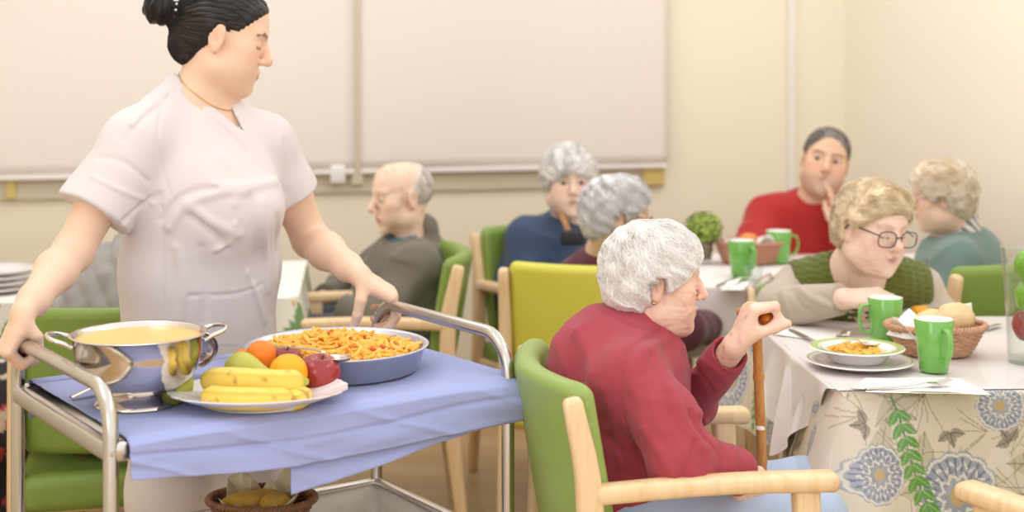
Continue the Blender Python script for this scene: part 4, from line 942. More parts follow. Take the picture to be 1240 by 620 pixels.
def finger_pts(b, f, n, L, curls):
    pts = [b]; a = 0; d = f
    for l, c in zip(L, curls): a += math.radians(c); d = f * math.cos(a) + n * math.sin(a); pts.append(pts[-1] + d * l)
    return pts
def hand_prims(w, f, n, side, curls, thumb, s=1.0, spread=.12, fat=1.0):
    """w wrist, f towards the knuckles, n out of the palm, side +1 when the thumb lies along n x f; returns chains of a hand"""
    f = nrm(f); n = nrm(n - f * np.dot(n, f)); t = np.cross(n, f) * side; C_ = []
    ks = [.029, .010, -.009, -.026]; kf = [.088, .091, .087, .079]; Ls = [(.042, .025, .020), (.047, .029, .021), (.043, .027, .020), (.034, .020, .018)]; rr = [.0095, .0098, .0093, .0083]
    for i in range(4):
        k = w + (f * kf[i] + t * ks[i] + n * .002) * s
        C_.append((.016, [w + t * ks[i] * .55 * s + f * .004 * s, w + (f * .045 + t * ks[i] * .9 + n * .004) * s, k], [.0135 * s * fat, .0135 * s * fat, .0112 * s * fat]))
        cu = curls[i] if isinstance(curls[0], (tuple, list)) else curls
        fi = nrm(f + t * spread * (1.5 - i) * .6); p = finger_pts(k, fi, n, [x * s for x in Ls[i]], cu)
        r = rr[i] * s * fat; C_.append((.004, p, [r * 1.08, r, r * .92, r * .80]))
    tb = w + (f * .018 + t * .020 + n * .006) * s; pts = [tb]
    for (a, b, c), l in zip(thumb, (.042, .033, .028)): pts.append(pts[-1] + nrm(f * a + t * b + n * c) * l * s)
    C_.append((.014, pts, [.0150 * s * fat, .0125 * s * fat, .0108 * s * fat, .0088 * s * fat]))
    C_.append((.012, [w + (f * .03 + t * .012 + n * .008) * s, w + (f * .06 + t * .018 + n * .006) * s], [.014 * s * fat, .012 * s * fat]))
    return C_
def hand_sdf(p, prims, k2=.006):
    d = None
    for k, pts, rs_ in prims:
        e = chain(p, pts, rs_, .004)
        d = e if d is None else smin(d, e, k if k > .008 else k2 * .6)
    return d
def strands(fh, verts, flow, n, steps, step, r, colf, seed=0, lift=.002, wav=(.0, 60), taper=1.0):
    """hair locks running over the surface fh=0"""
    rs_ = np.random.RandomState(seed); st = verts[rs_.randint(0, len(verts), n)].copy(); P_ = [st]; p = st.copy(); ph = 16 * noise(st, 14) + .8 * rs_.rand(n); lf = lift * (.4 + rs_.rand(n))
    for k in range(steps):
        d, g = grad(fh, p, .002); g /= np.linalg.norm(g, axis=1)[:, None] + 1e-9; fl = flow(p); fl = fl - g * (fl * g).sum(1)[:, None]; fl /= np.linalg.norm(fl, axis=1)[:, None] + 1e-9
        lat = np.cross(g, fl); q = p + (fl + lat * (wav[0] * np.sin(ph + k * step * wav[1]))[:, None]) * step; d = fh(q)
        p = q - g * (d - lf * (1.0 if k < steps - 2 else 1.6))[:, None]; P_.append(p)
    X = np.stack(P_, 1); N = steps + 1; T = np.gradient(X, axis=1); T /= np.linalg.norm(T, axis=2)[..., None] + 1e-9
    a = np.cross(T, V3(.3, .5, .8)); a /= np.linalg.norm(a, axis=2)[..., None] + 1e-9; b = np.cross(T, a); rad = r * np.sin(np.pi * np.linspace(.12, .97, N)) ** .5
    ring = [X + (math.cos(q) * a + math.sin(q) * b) * rad[None, :, None] for q in (0, 2.094, 4.189)]; V_ = np.stack(ring, 2)     # n,N,3,3
    base = np.arange(n)[:, None, None] * N * 3 + np.arange(N - 1)[None, :, None] * 3; j = np.arange(3)[None, None, :]; j2 = (j + 1) % 3
    Q = np.stack([base + j, base + j2, base + 3 + j2, base + 3 + j], -1).reshape(-1, 4); sh = rs_.rand(n)
    col = np.repeat(colf(X.reshape(-1, 3)).reshape(n, N, 3) * (.86 + .24 * sh)[:, None, None], 3, axis=1).reshape(-1, 3)
    return V_.reshape(-1, 3), Q, col
def make_person(label, base, head, hair=None, arms=(), body=None, res=.004, garments=(), eyes=None, extra_col=None, group=None, neck=None, old=False):
    """head: dict c, R, s + face options;  arms: list of dicts (sh, el, wr, radii, hand prims);  body(p): inner trunk"""
    t = empty('person', base, 0, label, 'person', group); B0 = np.asarray(base, float)
    hc, R, s = head['c'], head['R'], head.get('s', 1.0)
    loc = lambda p: (p - hc) @ R / s
    nb = neck['b']; nr = neck.get('r', .055); na = hc + R @ V3(0, -.022, -.045) * s; nf = hc + R @ V3(0, .01, -.085) * s
    def fbody(p):
        d = np.full(len(p), 1.0); q = loc(p); near = (np.abs(q) < .20).all(1)
        dh = np.linalg.norm(q, axis=1) * s - .10
        if near.any(): dh = dh.copy(); dh[near] = head_sdf(q[near], head) * s
        dn = cap(p, na, nb, nr, nr * 1.12); d = smin(dh, dn, .03)
        for e in neck.get('extra', []): d = smin(d, cap(p, *e), .03)
        if neck.get('trap') is not None:
            for e in neck['trap']: d = smin(d, cap(p, *e), .05)
        if body is not None: d = smin(d, body(p), .02)
        for a in arms:
            da = chain(p, a['pts'], a['r'], .02)
            if 'hand' in a:
                w = a['pts'][-1]; nr_ = np.linalg.norm(p - w, axis=1) < .26
                if nr_.any(): dd = np.full(len(p), 1.0); dd[nr_] = hand_sdf(p[nr_], a['hand']); da = smin(da, dd, .012)
            d = smin(d, da, .03)
        return d
    pts = [hc - .15 * s, hc + .15 * s, nb - .06, nb + .06]
    for a in arms: pts += [q - .06 for q in a['pts']] + [q + .06 for q in a['pts']] + [q for h in a.get('hand', []) for q in h[1]]
    pts += neck.get('bb', [])
    lo, hi = bbox(np.array(pts), .03); v, q = surf(fbody, lo, hi, res, 1)
    def bcol(v):
        c = head_col(loc(v), head); base_c = lin(head.get('skin', (240, 208, 186))); far = np.clip((np.linalg.norm(loc(v), axis=1) - .135) / .03, 0, 1)
        bc = np.tile(base_c, (len(v), 1)) * (1 + .06 * noise(v, 30))[:, None]
        for a in arms:
            for h in a.get('hand', [])[1:10:2]:
                tip = h[1][-1]; k = h[1][1]; dd = np.linalg.norm(v - k, axis=1); bc = mix(bc, base_c * V3(.97, .78, .72), .45 * np.exp(-(dd / .012) ** 2)); dt = np.linalg.norm(v - tip, axis=1); bc = mix(bc, base_c * V3(1, .80, .74), .5 * np.exp(-(dt / .011) ** 2))
            if head.get('old') and 'hand' in a:
                dw = np.linalg.norm(v - a['pts'][-1], axis=1); bc = mix(bc, base_c * V3(.72, .50, .40), (dw < .2) * np.clip(noise(v, 80, 5) - .2, 0, 1) * 2.6)
        c = mix(c, bc, far); return extra_col(v, c) if extra_col else c
    o = mkmesh('body', v - B0, q, M['skin_old' if old else 'skin'], t, True, bcol(v))
    if eyes:
        for sx in (-1, 1):
            e = MB().lathe([(.0005, -.0132), (.0066, -.0114), (.0114, -.0066), (.0132, 0), (.0114, .0066), (.0090, .0097), (.0066, .0114), (.0052, .0121), (.0030, .01285), (.0016, .0131), (.0005, .0132)], 28)
            vv = np.concatenate(e.v); g = nrm(V3(eyes[0], 1, eyes[1])); rr = np.cross(g, V3(0, 0, 1)); rr = nrm(rr); uu = np.cross(rr, g); E = np.stack([rr, uu, g], 1)
            cc = np.tile(lin((224, 216, 208)), (len(vv), 1)); rad = np.hypot(vv[:, 0], vv[:, 1]); fr = vv[:, 2] > .009; cc[fr & (rad < .0068)] = lin(head.get('iris', (78, 60, 44))); cc[fr & (rad < .0032)] = lin((16, 14, 14))
            w = (vv @ E.T + V3(sx * .0315, .0738, .0078)) * s @ R.T + hc; mkmesh('eye', w - B0, e.f, M['eye'], t, True, cc)
    if hair:
        fh = lambda p: hair['f'](loc(p)) * s
        lo, hi = bbox(np.array([hc - .155 * s, hc + .155 * s] + hair.get('bb', [])), .01); hv, hq = surf(fh, lo, hi, hair.get('res', .003), 1)
        hcol = lambda w: hair['col'](loc(w)); VV = [hv]; QQ = [hq]; CC = [hcol(hv)]
        if hair.get('n'):
            sv, sq, scol = strands(fh, hv, lambda p: hair['flow'](loc(p)) @ R.T, hair['n'], hair.get('steps', 12), hair.get('step', .004), hair.get('r', .0006), hcol, 1, hair.get('lift', .002), hair.get('wav', (.5, 120)))
            if 'keep' in hair: pass
            QQ.append(sq + len(hv)); VV.append(sv); CC.append(scol)
        mkmesh('hair', np.concatenate(VV) - B0, np.concatenate(QQ), hair.get('m', M['hair']), t, True, np.concatenate(CC))
    for g in garments:
        m_, cf = g['m'], g.get('col'); lo, hi = bbox(np.array(g['bb']), g.get('pad', .12)); gv, gq = surf(g['f'], lo, hi, g.get('res', .006), 1)
        mkmesh(g['name'], gv - B0, gq, m_, t, True, cf(gv) if cf else None)
    return t, loc, fbody
def folds(p, L):
    d = np.zeros(len(p))
    for a, b, A, w in L: d += A * np.exp(-(seg(p, a, b) / w) ** 2)
    return d
def cloth_n(p, amp, s=14, o=0, st=(1, 1, 1)):
    q = p * np.asarray(st); q = q + .05 * np.stack([noise(q, s * .7, o + 5), noise(q, s * .7, o + 7), noise(q, s * .7, o + 9)], 1) * 2; n1 = noise(q * V3(1, 1, .6), s, o); return amp * (1.1 - 4.2 * np.abs(n1)) + amp * .5 * (.5 - 3 * np.abs(noise(q * V3(.5, .5, 1), s * 2.0, o + 3)))
def sleeve(p, pts, rs_, cuff=True, k=.03, ext=.012):
    d = chain(p, pts, rs_, k)
    if cuff:
        a, b = np.asarray(pts[-2], float), np.asarray(pts[-1], float); u = nrm(b - a); pl_ = (p - b) @ u - ext; nearb = np.linalg.norm(p - b, axis=1) < rs_[-1] * 2.5
        d = np.where(nearb, smax(d, pl_, .006), d)
    return d
def short_hair(style='wavy', vol=.016, top=(240, 236, 230), under=(190, 182, 174), front=.055, back=-.075, sidez=-.02, amp=.006, side_y=.03, fr_y=.062, fz=.040, ear=True, freq=70, bald=0):
    """short hair hugging the skull; cut away at the face, round the ears and at the nape"""
    def f(q):
        ax = np.abs(q[:, 0]); m = np.stack([ax, q[:, 1], q[:, 2]], 1)
        d = smin(ell(q, (0, .030, .062), (.058 + vol * .8, .050 + vol * .6, .046 + vol)), ell(q, (0, -.016, .036), (.074 + vol, .094 + vol, .082 + vol)), .03); d = smin(d, ell(q, (0, -.055, -.020), (.060 + vol * .7, .045 + vol * .8, .062)), .03)
        d = smin(d, ell(m, (.058, .012, .020), (.018 + vol * .7, .052, .050)), .02)
        if amp:
            w = q * V3(1, 1, 1) + .35 * np.stack([noise(q, 22, 1), noise(q, 22, 5), noise(q, 22, 9)], 1) * .06
            rid = np.sin((w[:, 2] * 1.0 + w[:, 1] * .55 + .012 * noise(q, 40, 3)) * freq * 2.2 + 5 * noise(q, 16, 4)); d = d - amp * (.55 * noise(w, 34, 2) * 2 + .35 * rid) 
        face = ell(m, (0, .118, -.028), (.066, .060, .030 + fz)); d = smax(d, -face, .008)
        d = smax(d, -ell(m, (.030, .085, -.075), (.075, .075, .070)), .010)
        if ear: d = smax(d, -ell(m, (.086, -.002, -.012), (.030, .022, .040)), .006)
        d = smax(d, back - q[:, 2] + .010 * np.sin(q[:, 0] * 90) * .4, .012)
        d = smax(d, (q[:, 1] - .0) * .9 + (-q[:, 2] + sidez), .012)
        return d
    def flow(q): n = q - V3(0, -.02, .03); c = V3(0, -.055, .115); v = q - c; return nrm2(v + V3(0, 0, -.02)) + 1.5 * np.stack([noise(q, 14, 1), noise(q, 14, 4), noise(q, 14, 8)], 1)
    def col(q): return mix(np.tile(lin(under), (len(q), 1)), lin(top), .5 + 1.3 * noise(q * V3(1, 1, 1), 45, 6) + .25)
    return dict(f=f, flow=flow, col=col)
def snap(f, px, py, d0=1.8):
    """first point of the surface f = 0 met by the sight line of a pixel"""
    r = nrm(P(px, py, 1.0) - V3(0, 0, HC)); t = d0
    for _ in range(70):
        d = f((V3(0, 0, HC) + r * t)[None])[0]; t += d * .8
        if abs(d) < .0006: break
        if t > 6: return None
    return V3(0, 0, HC) + r * t
def creases(f, L):
    """creases given as pixel polylines (points, height, width), laid on the cloth surface f"""
    out = []
    for pts, A, w in L:
        q = np.array(spline(pts, 3 * len(pts))) if len(pts) > 2 else np.linspace(pts[0], pts[1], 5)
        s_ = [snap(f, *x) for x in q]; s_ = [x for x in s_ if x is not None]
        s_ = [x for i, x in enumerate(s_) if i == 0 or np.linalg.norm(x - s_[i - 1]) < .08]
        if len(s_) > 1: out.append((s_, A, w, np.mean(s_, 0), max(np.linalg.norm(x - np.mean(s_, 0)) for x in s_) + w * 2.6))
    return out
def crease_d(p, CR):
    d = np.zeros(len(p))
    for s_, A, w, c, R_ in CR:
        m = ((p - c) ** 2).sum(1) < R_ * R_
        if not m.any(): continue
        q = p[m]; e = np.full(len(q), 9.0)
        for a, b in zip(s_[:-1], s_[1:]): e = np.minimum(e, seg(q, a, b))
        d[m] += A * np.exp(-(e / w) ** 2)
    return d
def nrm2(v): return v / (np.linalg.norm(v, axis=1)[:, None] + 1e-9)
def glasses(parent, B0, hc, R, s, m, rim=.0011, w=.026, h=.0185, drop=-.002, y=.100, temple=True, round_=2.4):
    """spectacles sitting on the nose"""
    mb = MB(); ln = MB(); tr_ = lambda q: (np.asarray(q, float) * s) @ R.T + hc - B0
    for sx in (-1, 1):
        a = np.linspace(0, 2 * math.pi, 48, endpoint=False); cx = np.sign(np.cos(a)) * np.abs(np.cos(a)) ** (2 / round_); cz = np.sign(np.sin(a)) * np.abs(np.sin(a)) ** (2 / round_)
        x = sx * (w + .0095) + cx * w; L = np.stack([x, y - .12 * (np.abs(x) - .01) ** 1.0 * .6, drop + cz * h], 1); mb.tube(tr_(L), rim, 8, closed=True)
        c = L.mean(0); G_ = np.stack([L, L * .6 + c * .4, L * .15 + c * .85], 0); ln.grid(tr_(G_.reshape(-1, 3)).reshape(G_.shape), closed_v=True)
        if temple: mb.tube(tr_(spline([(sx * .058, y - .008, drop + .008), (sx * .072, .055, .012), (sx * .079, .0, .014), (sx * .078, -.022, -.002)], 14)), rim * 1.1, 8)
    mb.tube(tr_(spline([(-.011, y, drop + .004), (0, y + .006, drop + .008), (.011, y, drop + .004)], 8)), rim * 1.1, 8)
    o = mb.build('spectacles', m, parent); ln.build('lenses', M['lens'], o); return o
def torso_fn(pel, che, nb, sl, sr, w=(.17, .18, .18), dd=(.13, .14, .12), k=.07, shr=.055, hump=None):
    """clothed trunk: ellipsoids along pelvis -> chest -> neck, capsule across the shoulders"""
    up = nrm(nb - pel); sd = nrm(sr - sl); fw = nrm(np.cross(up, sd)); sd = np.cross(fw, up); Rm = np.stack([sd, fw, up], 1); mid = (pel + che) / 2; H = np.linalg.norm(che - pel)
    def f(p):
        d = ell(p, pel, (w[0], dd[0], .13), Rm); d = smin(d, ell(p, mid, (w[1], dd[1], max(.12, H * .55)), Rm), k); d = smin(d, ell(p, che, (w[2], dd[2], .15), Rm), k)
        d = smin(d, chain(p, [sl, (sl + sr) / 2 * .4 + nb * .6 - up * .02, sr], [shr, shr * 1.25, shr], .03), .06)
        if hump is not None: d = smin(d, sph(p, hump[0], hump[1]), .08)
        return d
    return f
def fabric(name, rgb, rough=.85, bump=.12, bscale=350, var=.04, vscale=12, sheen=.15, attr=False): return mat(name, rgb, rough, bump=bump, bscale=bscale, var=var, vscale=vscale, sheen=sheen, attr=attr)
def legs_garment(name, m, hips, knees, ankles, rh, rk, ra, res=.01, extra=None):
    def f(p):
        d = None
        for h, k, a in zip(hips, knees, ankles):
            e = chain(p, [h, k, a], [rh, rk, ra], .04); d = e if d is None else smin(d, e, .05)
        d = smin(d, cap(p, hips[0], hips[1], rh * 1.1), .05)
        return d - cloth_n(p, .004, 12)
    g = dict(name=name, m=m, f=f, bb=list(hips) + list(knees) + list(ankles), pad=rh + .03, res=res); return g
def shoes(t, B0, ankles, fwd, m):
    fwd = nrm(V3(fwd[0], fwd[1], 0)); sd = V3(-fwd[1], fwd[0], 0); Rm = np.stack([sd, fwd, V3(0, 0, 1)], 1)
    for a in ankles:
        c = V3(a[0], a[1], .045) + fwd * .06
        f = lambda p: smax(smin(ell(p, c, (.046, .135, .048), Rm), cap(p, V3(a[0], a[1], .06), V3(a[0], a[1], .11), .046), .03), .002 - p[:, 2], .006)
        sdf_obj('shoe', lambda p: f(p + B0), c - B0 - .18, c - B0 + .18, .008, m, t)

# ------------------------------------------------------------------ 1 the carer in white
def carer():
    B0 = V3(-.71, 3.22, 0); hc = P(270, 48, 3.24); R = headframe(8, -15)
    nb = P(240, 128, 3.25); sr = P(160, 168, 3.12); sl = P(322, 172, 3.33); che = P(246, 222, 3.24); pel = P(240, 430, 3.26)
    a = nrm(FR * 0 + V3(.583, -.813, 0)); c_ = V3(.813, .583, 0); Q1 = FL + a * .035 + V3(0, 0, .882); f1 = nrm(-.45 * c_ + V3(0, 0, -.88)); n1 = nrm(.88 * c_ + V3(0, 0, -.45)); w1 = Q1 - f1 * .060 - n1 * .027 - a * .012
    h1 = hand_prims(w1, f1, n1, -1, (72, 78, 50), [(.45, .30, .8), (.8, -.1, .6), (.8, -.5, .15)], .86, .05, 1.10)
    Q2 = FR + a * .03 + V3(0, 0, .884); f2 = nrm(V3(.84, .06, -.50)); n2 = nrm(V3(-.35, .1, -.9)); w2 = Q2 - f2 * .078 - n2 * .034
    h2 = hand_prims(w2, f2, n2, 1, [(42, 48, 30), (52, 55, 35), (58, 58, 35), (62, 60, 35)], [(.30, .55, .62), (.30, .15, .9), (.2, .0, 1)], 1.0, .10, 1.05)
    e1 = P(88, 306, 3.02); e2 = P(376, 290, 3.44)
    up = nrm(nb - pel); sd = nrm(sr - sl); fw = nrm(np.cross(up, sd)); fwd = fw if fw[1] < 0 else -fw
    m1 = (w1 - e1); m2 = w2 - e2
    arms = [dict(pts=[sr, sr * .45 + e1 * .55, e1, e1 + m1 * .35 + V3(0, 0, .004), e1 + m1 * .8, w1], r=[.052, .046, .040, .041, .029, .023], hand=h1),
            dict(pts=[sl, sl * .45 + e2 * .55, e2, e2 + m2 * .35, e2 + m2 * .8, w2], r=[.055, .048, .042, .042, .030, .025], hand=h2)]
    tf_in = torso_fn(pel + V3(0, 0, .25), che, nb, sl, sr, w=(.13, .15, .155), dd=(.09, .11, .11), shr=.042)
    inner = lambda p: smin(tf_in(p), cap(p, nb - V3(0, 0, .02), (nb + che) / 2 + fwd * .045, .06, .07), .04)
    head = dict(c=hc, R=R, s=1.0, skin=(238, 202, 176), lip=(204, 126, 118), brow=(48, 34, 28), browa=1.0, fat=.006, jaw=1.04, nose=1.04, open=.0, lash=(40, 28, 24))
    # hair drawn back to a bun
    def hf(q):
        d = ell(q, (0, -.016, .037), (.079, .101, .089)); d = smin(d, ell(q, (0, .030, .062), (.064, .057, .053)), .03); d = smin(d, ell(q, (0, -.068, -.026), (.056, .048, .052)), .03)
        d = smin(d, cap(q, (0, -.10, .022), (0, -.125, .026), .026), .02)
        ex = np.maximum((1.28 * (q[:, 1] - .026) + .010 - q[:, 2]) / 1.6, (.014 + 2.0 * np.minimum(q[:, 1] - .006, 0) - q[:, 2]) / 2.3); ex = np.where(q[:, 1] < -.05, np.minimum(ex, -.02 - (-.05 - q[:, 1])), ex)
        d = smax(d, ex, .010)
        m_ = np.stack([np.abs(q[:, 0]), q[:, 1], q[:, 2]], 1); d = smax(d, -ell(m_, (.088, -.006, .000), (.020, .020, .034)), .004)
        b = ell(q, (0, -.152, .030), (.042, .036, .036)); th = np.arctan2(q[:, 2] - .030, q[:, 0]); b = b - .0025 * np.sin(th * 2 + q[:, 1] * 240)
        d = np.minimum(d, b); return d - .0008 * np.sin(np.arctan2(q[:, 0], q[:, 2] + .02) * 60 + 6 * noise(q, 20)) * (q[:, 1] > -.12)
    hair = dict(f=hf, bb=[hc + R @ V3(0, -.20, .03)], m=M['hair_dark'], col=lambda q: np.tile(lin((40, 33, 32)), (len(q), 1)) * (1 + .5 * noise(q, 60))[:, None],
                flow=lambda q: np.where((q[:, 1] < -.125)[:, None], np.stack([-(q[:, 2] - .03), q[:, 1] * 0 + .004, q[:, 0]], 1), nrm2(V3(0, -.13, .02) - q)), n=2600, steps=12, step=.005, r=.0006, lift=.0006, wav=(.05, 60), res=.0035)
    tt = torso_fn(pel, che, nb, sl, sr, w=(.196, .196, .180), dd=(.132, .14, .13), k=.08, shr=.056)
    apex = P(299, 166, 3.0); colA = nb + V3(-.012, -.01, .03)
    s1 = [sr + V3(.02, 0, .0), sr * .42 + e1 * .58]; s1e = s1[1] + nrm(e1 - sr) * .012; s2e = sl * .50 + e2 * .50
    ray = nrm(P(280, 130, 3) - V3(0, 0, HC)); eA = nrm(P(211, 90, 3.0) - P(299, 166, 3.0)); eB = nrm(P(272, 112, 3.0) - P(299, 166, 3.0)); nA = nrm(np.cross(ray, eA)); nB = nrm(np.cross(eB, ray)); nA = nA if nA @ (P(298, 100, 3.0) - P(299, 166, 3.0)) < 0 else nA
    if nA @ (P(262, 115, 3.0) - apex) > 0: nA = -nA
    if nB @ (P(262, 115, 3.0) - apex) > 0: nB = -nB
    V1, V2 = P(222, 95, 3.02), P(299, 166, 2.98); V3_, V4_ = P(281, 112, 3.12), P(300, 164, 2.99)
    def tun0(p):
        d = tt(p); d = smin(d, chain(p, [nb + V3(-.030, 0, .030), sr * .5 + nb * .5 + V3(-.005, 0, .012), sr], [.052, .056, .060], .02), .03); d = smin(d, chain(p, [nb + V3(.035, .03, .0), sl * .5 + nb * .5 + V3(0, 0, .0), sl], [.046, .050, .056], .02), .03); d = smin(d, ell(p, che + fwd * .070 - up * .055, (.14, .085, .09)), .09)
        d = smin(d, sleeve(p, [s1[0], s1e], [.068, .084], True, .02, .012), .035); d = smin(d, sleeve(p, [sl, s2e], [.062, .074], True, .02, .008), .035)
        return d - cloth_n(p, .0042, 7, 2, (1, 1, .6)) + .004
    CR = creases(tun0, [([(196, 266), (214, 244), (236, 232), (262, 228)], -.008, .007), ([(205, 275), (224, 250), (262, 234), (300, 232)], .006, .009), ([(262, 226), (300, 226), (345, 218)], .006, .010),
        ([(225, 245), (255, 268), (288, 284)], .005, .010), ([(232, 262), (262, 286), (274, 300)], -.005, .008), ([(262, 302), (278, 294), (284, 272)], .006, .006), ([(150, 268), (172, 248), (192, 236)], -.006, .006),
        ([(112, 214), (150, 232), (184, 246)], .004, .004), ([(120, 190), (150, 196), (180, 220)], -.003, .006), ([(206, 108), (192, 150), (196, 200), (206, 236)], -.003, .003), ([(222, 112), (262, 148), (302, 186)], -.0025, .003), ([(214, 100), (255, 136), (297, 174)], .0018, .004),
        ([(228, 358), (285, 356), (318, 344)], -.004, .003), ([(196, 250), (197, 300), (197, 362)], -.0035, .003), ([(318, 244), (322, 300), (324, 352)], .005, .008), ([(302, 234), (308, 280), (306, 340)], -.004, .008), ([(336, 262), (334, 320), (330, 382)], -.005, .008), ([(300, 330), (312, 360), (320, 390)], .005, .006),
        ([(80, 254), (118, 276), (156, 292)], -.002, .0025), ([(160, 150), (190, 122), (208, 108)], .004, .006), ([(150, 170), (176, 140), (196, 128)], -.003, .005), ([(270, 190), (290, 215), (285, 245)], .003, .012), ([(214, 300), (222, 340), (218, 385)], .0035, .010), ([(244, 300), (250, 345), (246, 390)], -.003, .010), ([(345, 170), (348, 200), (346, 235)], -.003, .006)])
    def tun(p):
        d = tun0(p) - 1.5 * crease_d(p, CR)
        hz = (P(0, 0, 1)[2] * 0 + .70) - p[:, 2]; d = smax(d, hz, .006)
        cut = np.maximum(np.maximum((p - apex) @ nA, (p - apex) @ nB), (p - nb) @ ray - .03); cut = np.minimum(cut, cap(p, nb + V3(.008, .01, .072), nb + V3(.03, .01, .16), .050, .075)); d = smax(d, -cut, .004)
        dv = np.minimum(seg(p, V1, V2), seg(p, V3_, V4_)); return d - .0015 * (np.clip((.030 - np.abs(cut)) / .004, 0, 1))
    hips = [P(212, 500, 3.22), P(290, 500, 3.28)]; kn = [V3(h[0] + (-.01 if i == 0 else .012), h[1], .46) for i, h in enumerate(hips)]; an = [V3(k[0], k[1] + .02, .09) for k in kn]
    white = fabric('white_tunic', (222, 214, 214), .8, .08, 500, .0, 12, .1)
    trs = legs_garment('trousers', white, hips, kn, an, .098, .088, .075)
    t, loc, fb = make_person('woman in a white tunic with a dark hair bun, standing behind the steel trolley', B0, head, hair, arms, lambda p: tt(p) + .013, .0034,
        [dict(name='tunic', m=white, f=tun, bb=[pel - V3(.2, .15, .3), pel + V3(.2, .15, 0), nb, sr, sl, s1e, s2e], pad=.13, res=.005), trs],
        neck=dict(b=nb, r=.050, trap=[(nb, sr * .6 + nb * .4, .050, .045), (nb, sl * .6 + nb * .4, .045, .042)], bb=[pel + V3(0, 0, .1), che - .2, che + .2]))
    shoes(t, B0, an, fwd, M['white'])
    for k in range(7):      # pearl hair band between bun and head
        q = hc + R @ (V3(.030 * math.sin(k * .45 + .35), -.118 + .002 * k, .026 + .034 * math.cos(k * .45 + .35))); MB().lathe([(.0004, -.0035), (.003, -.002), (.0038, 0), (.003, .002), (.0004, .0035)], 10, c=q - B0).build('hair_pearl', M['china'], t)
    ring = [nb + V3(-.0, 0, .045) + R @ V3(.072 * math.cos(u), .075 * math.sin(u) - .01, -.04 * math.sin(u) * .9 - .01) for u in np.linspace(0, 2 * math.pi, 40, endpoint=False)]
    ring = np.array(ring); 
    for _ in range(6):
        d, g = grad(fb, ring, .002); ring = ring - g * (d - .0012)[:, None] * .8
    MB().tube(ring - B0, .0011, 6, closed=True).build('necklace', M['gold'], t)
    q = hc + R @ V3(.078, -.004, -.032); MB().lathe([(.0004, -.002), (.0025, 0), (.0004, .002)], 10, c=q - B0).build('earring', M['gold'], t)
carer()

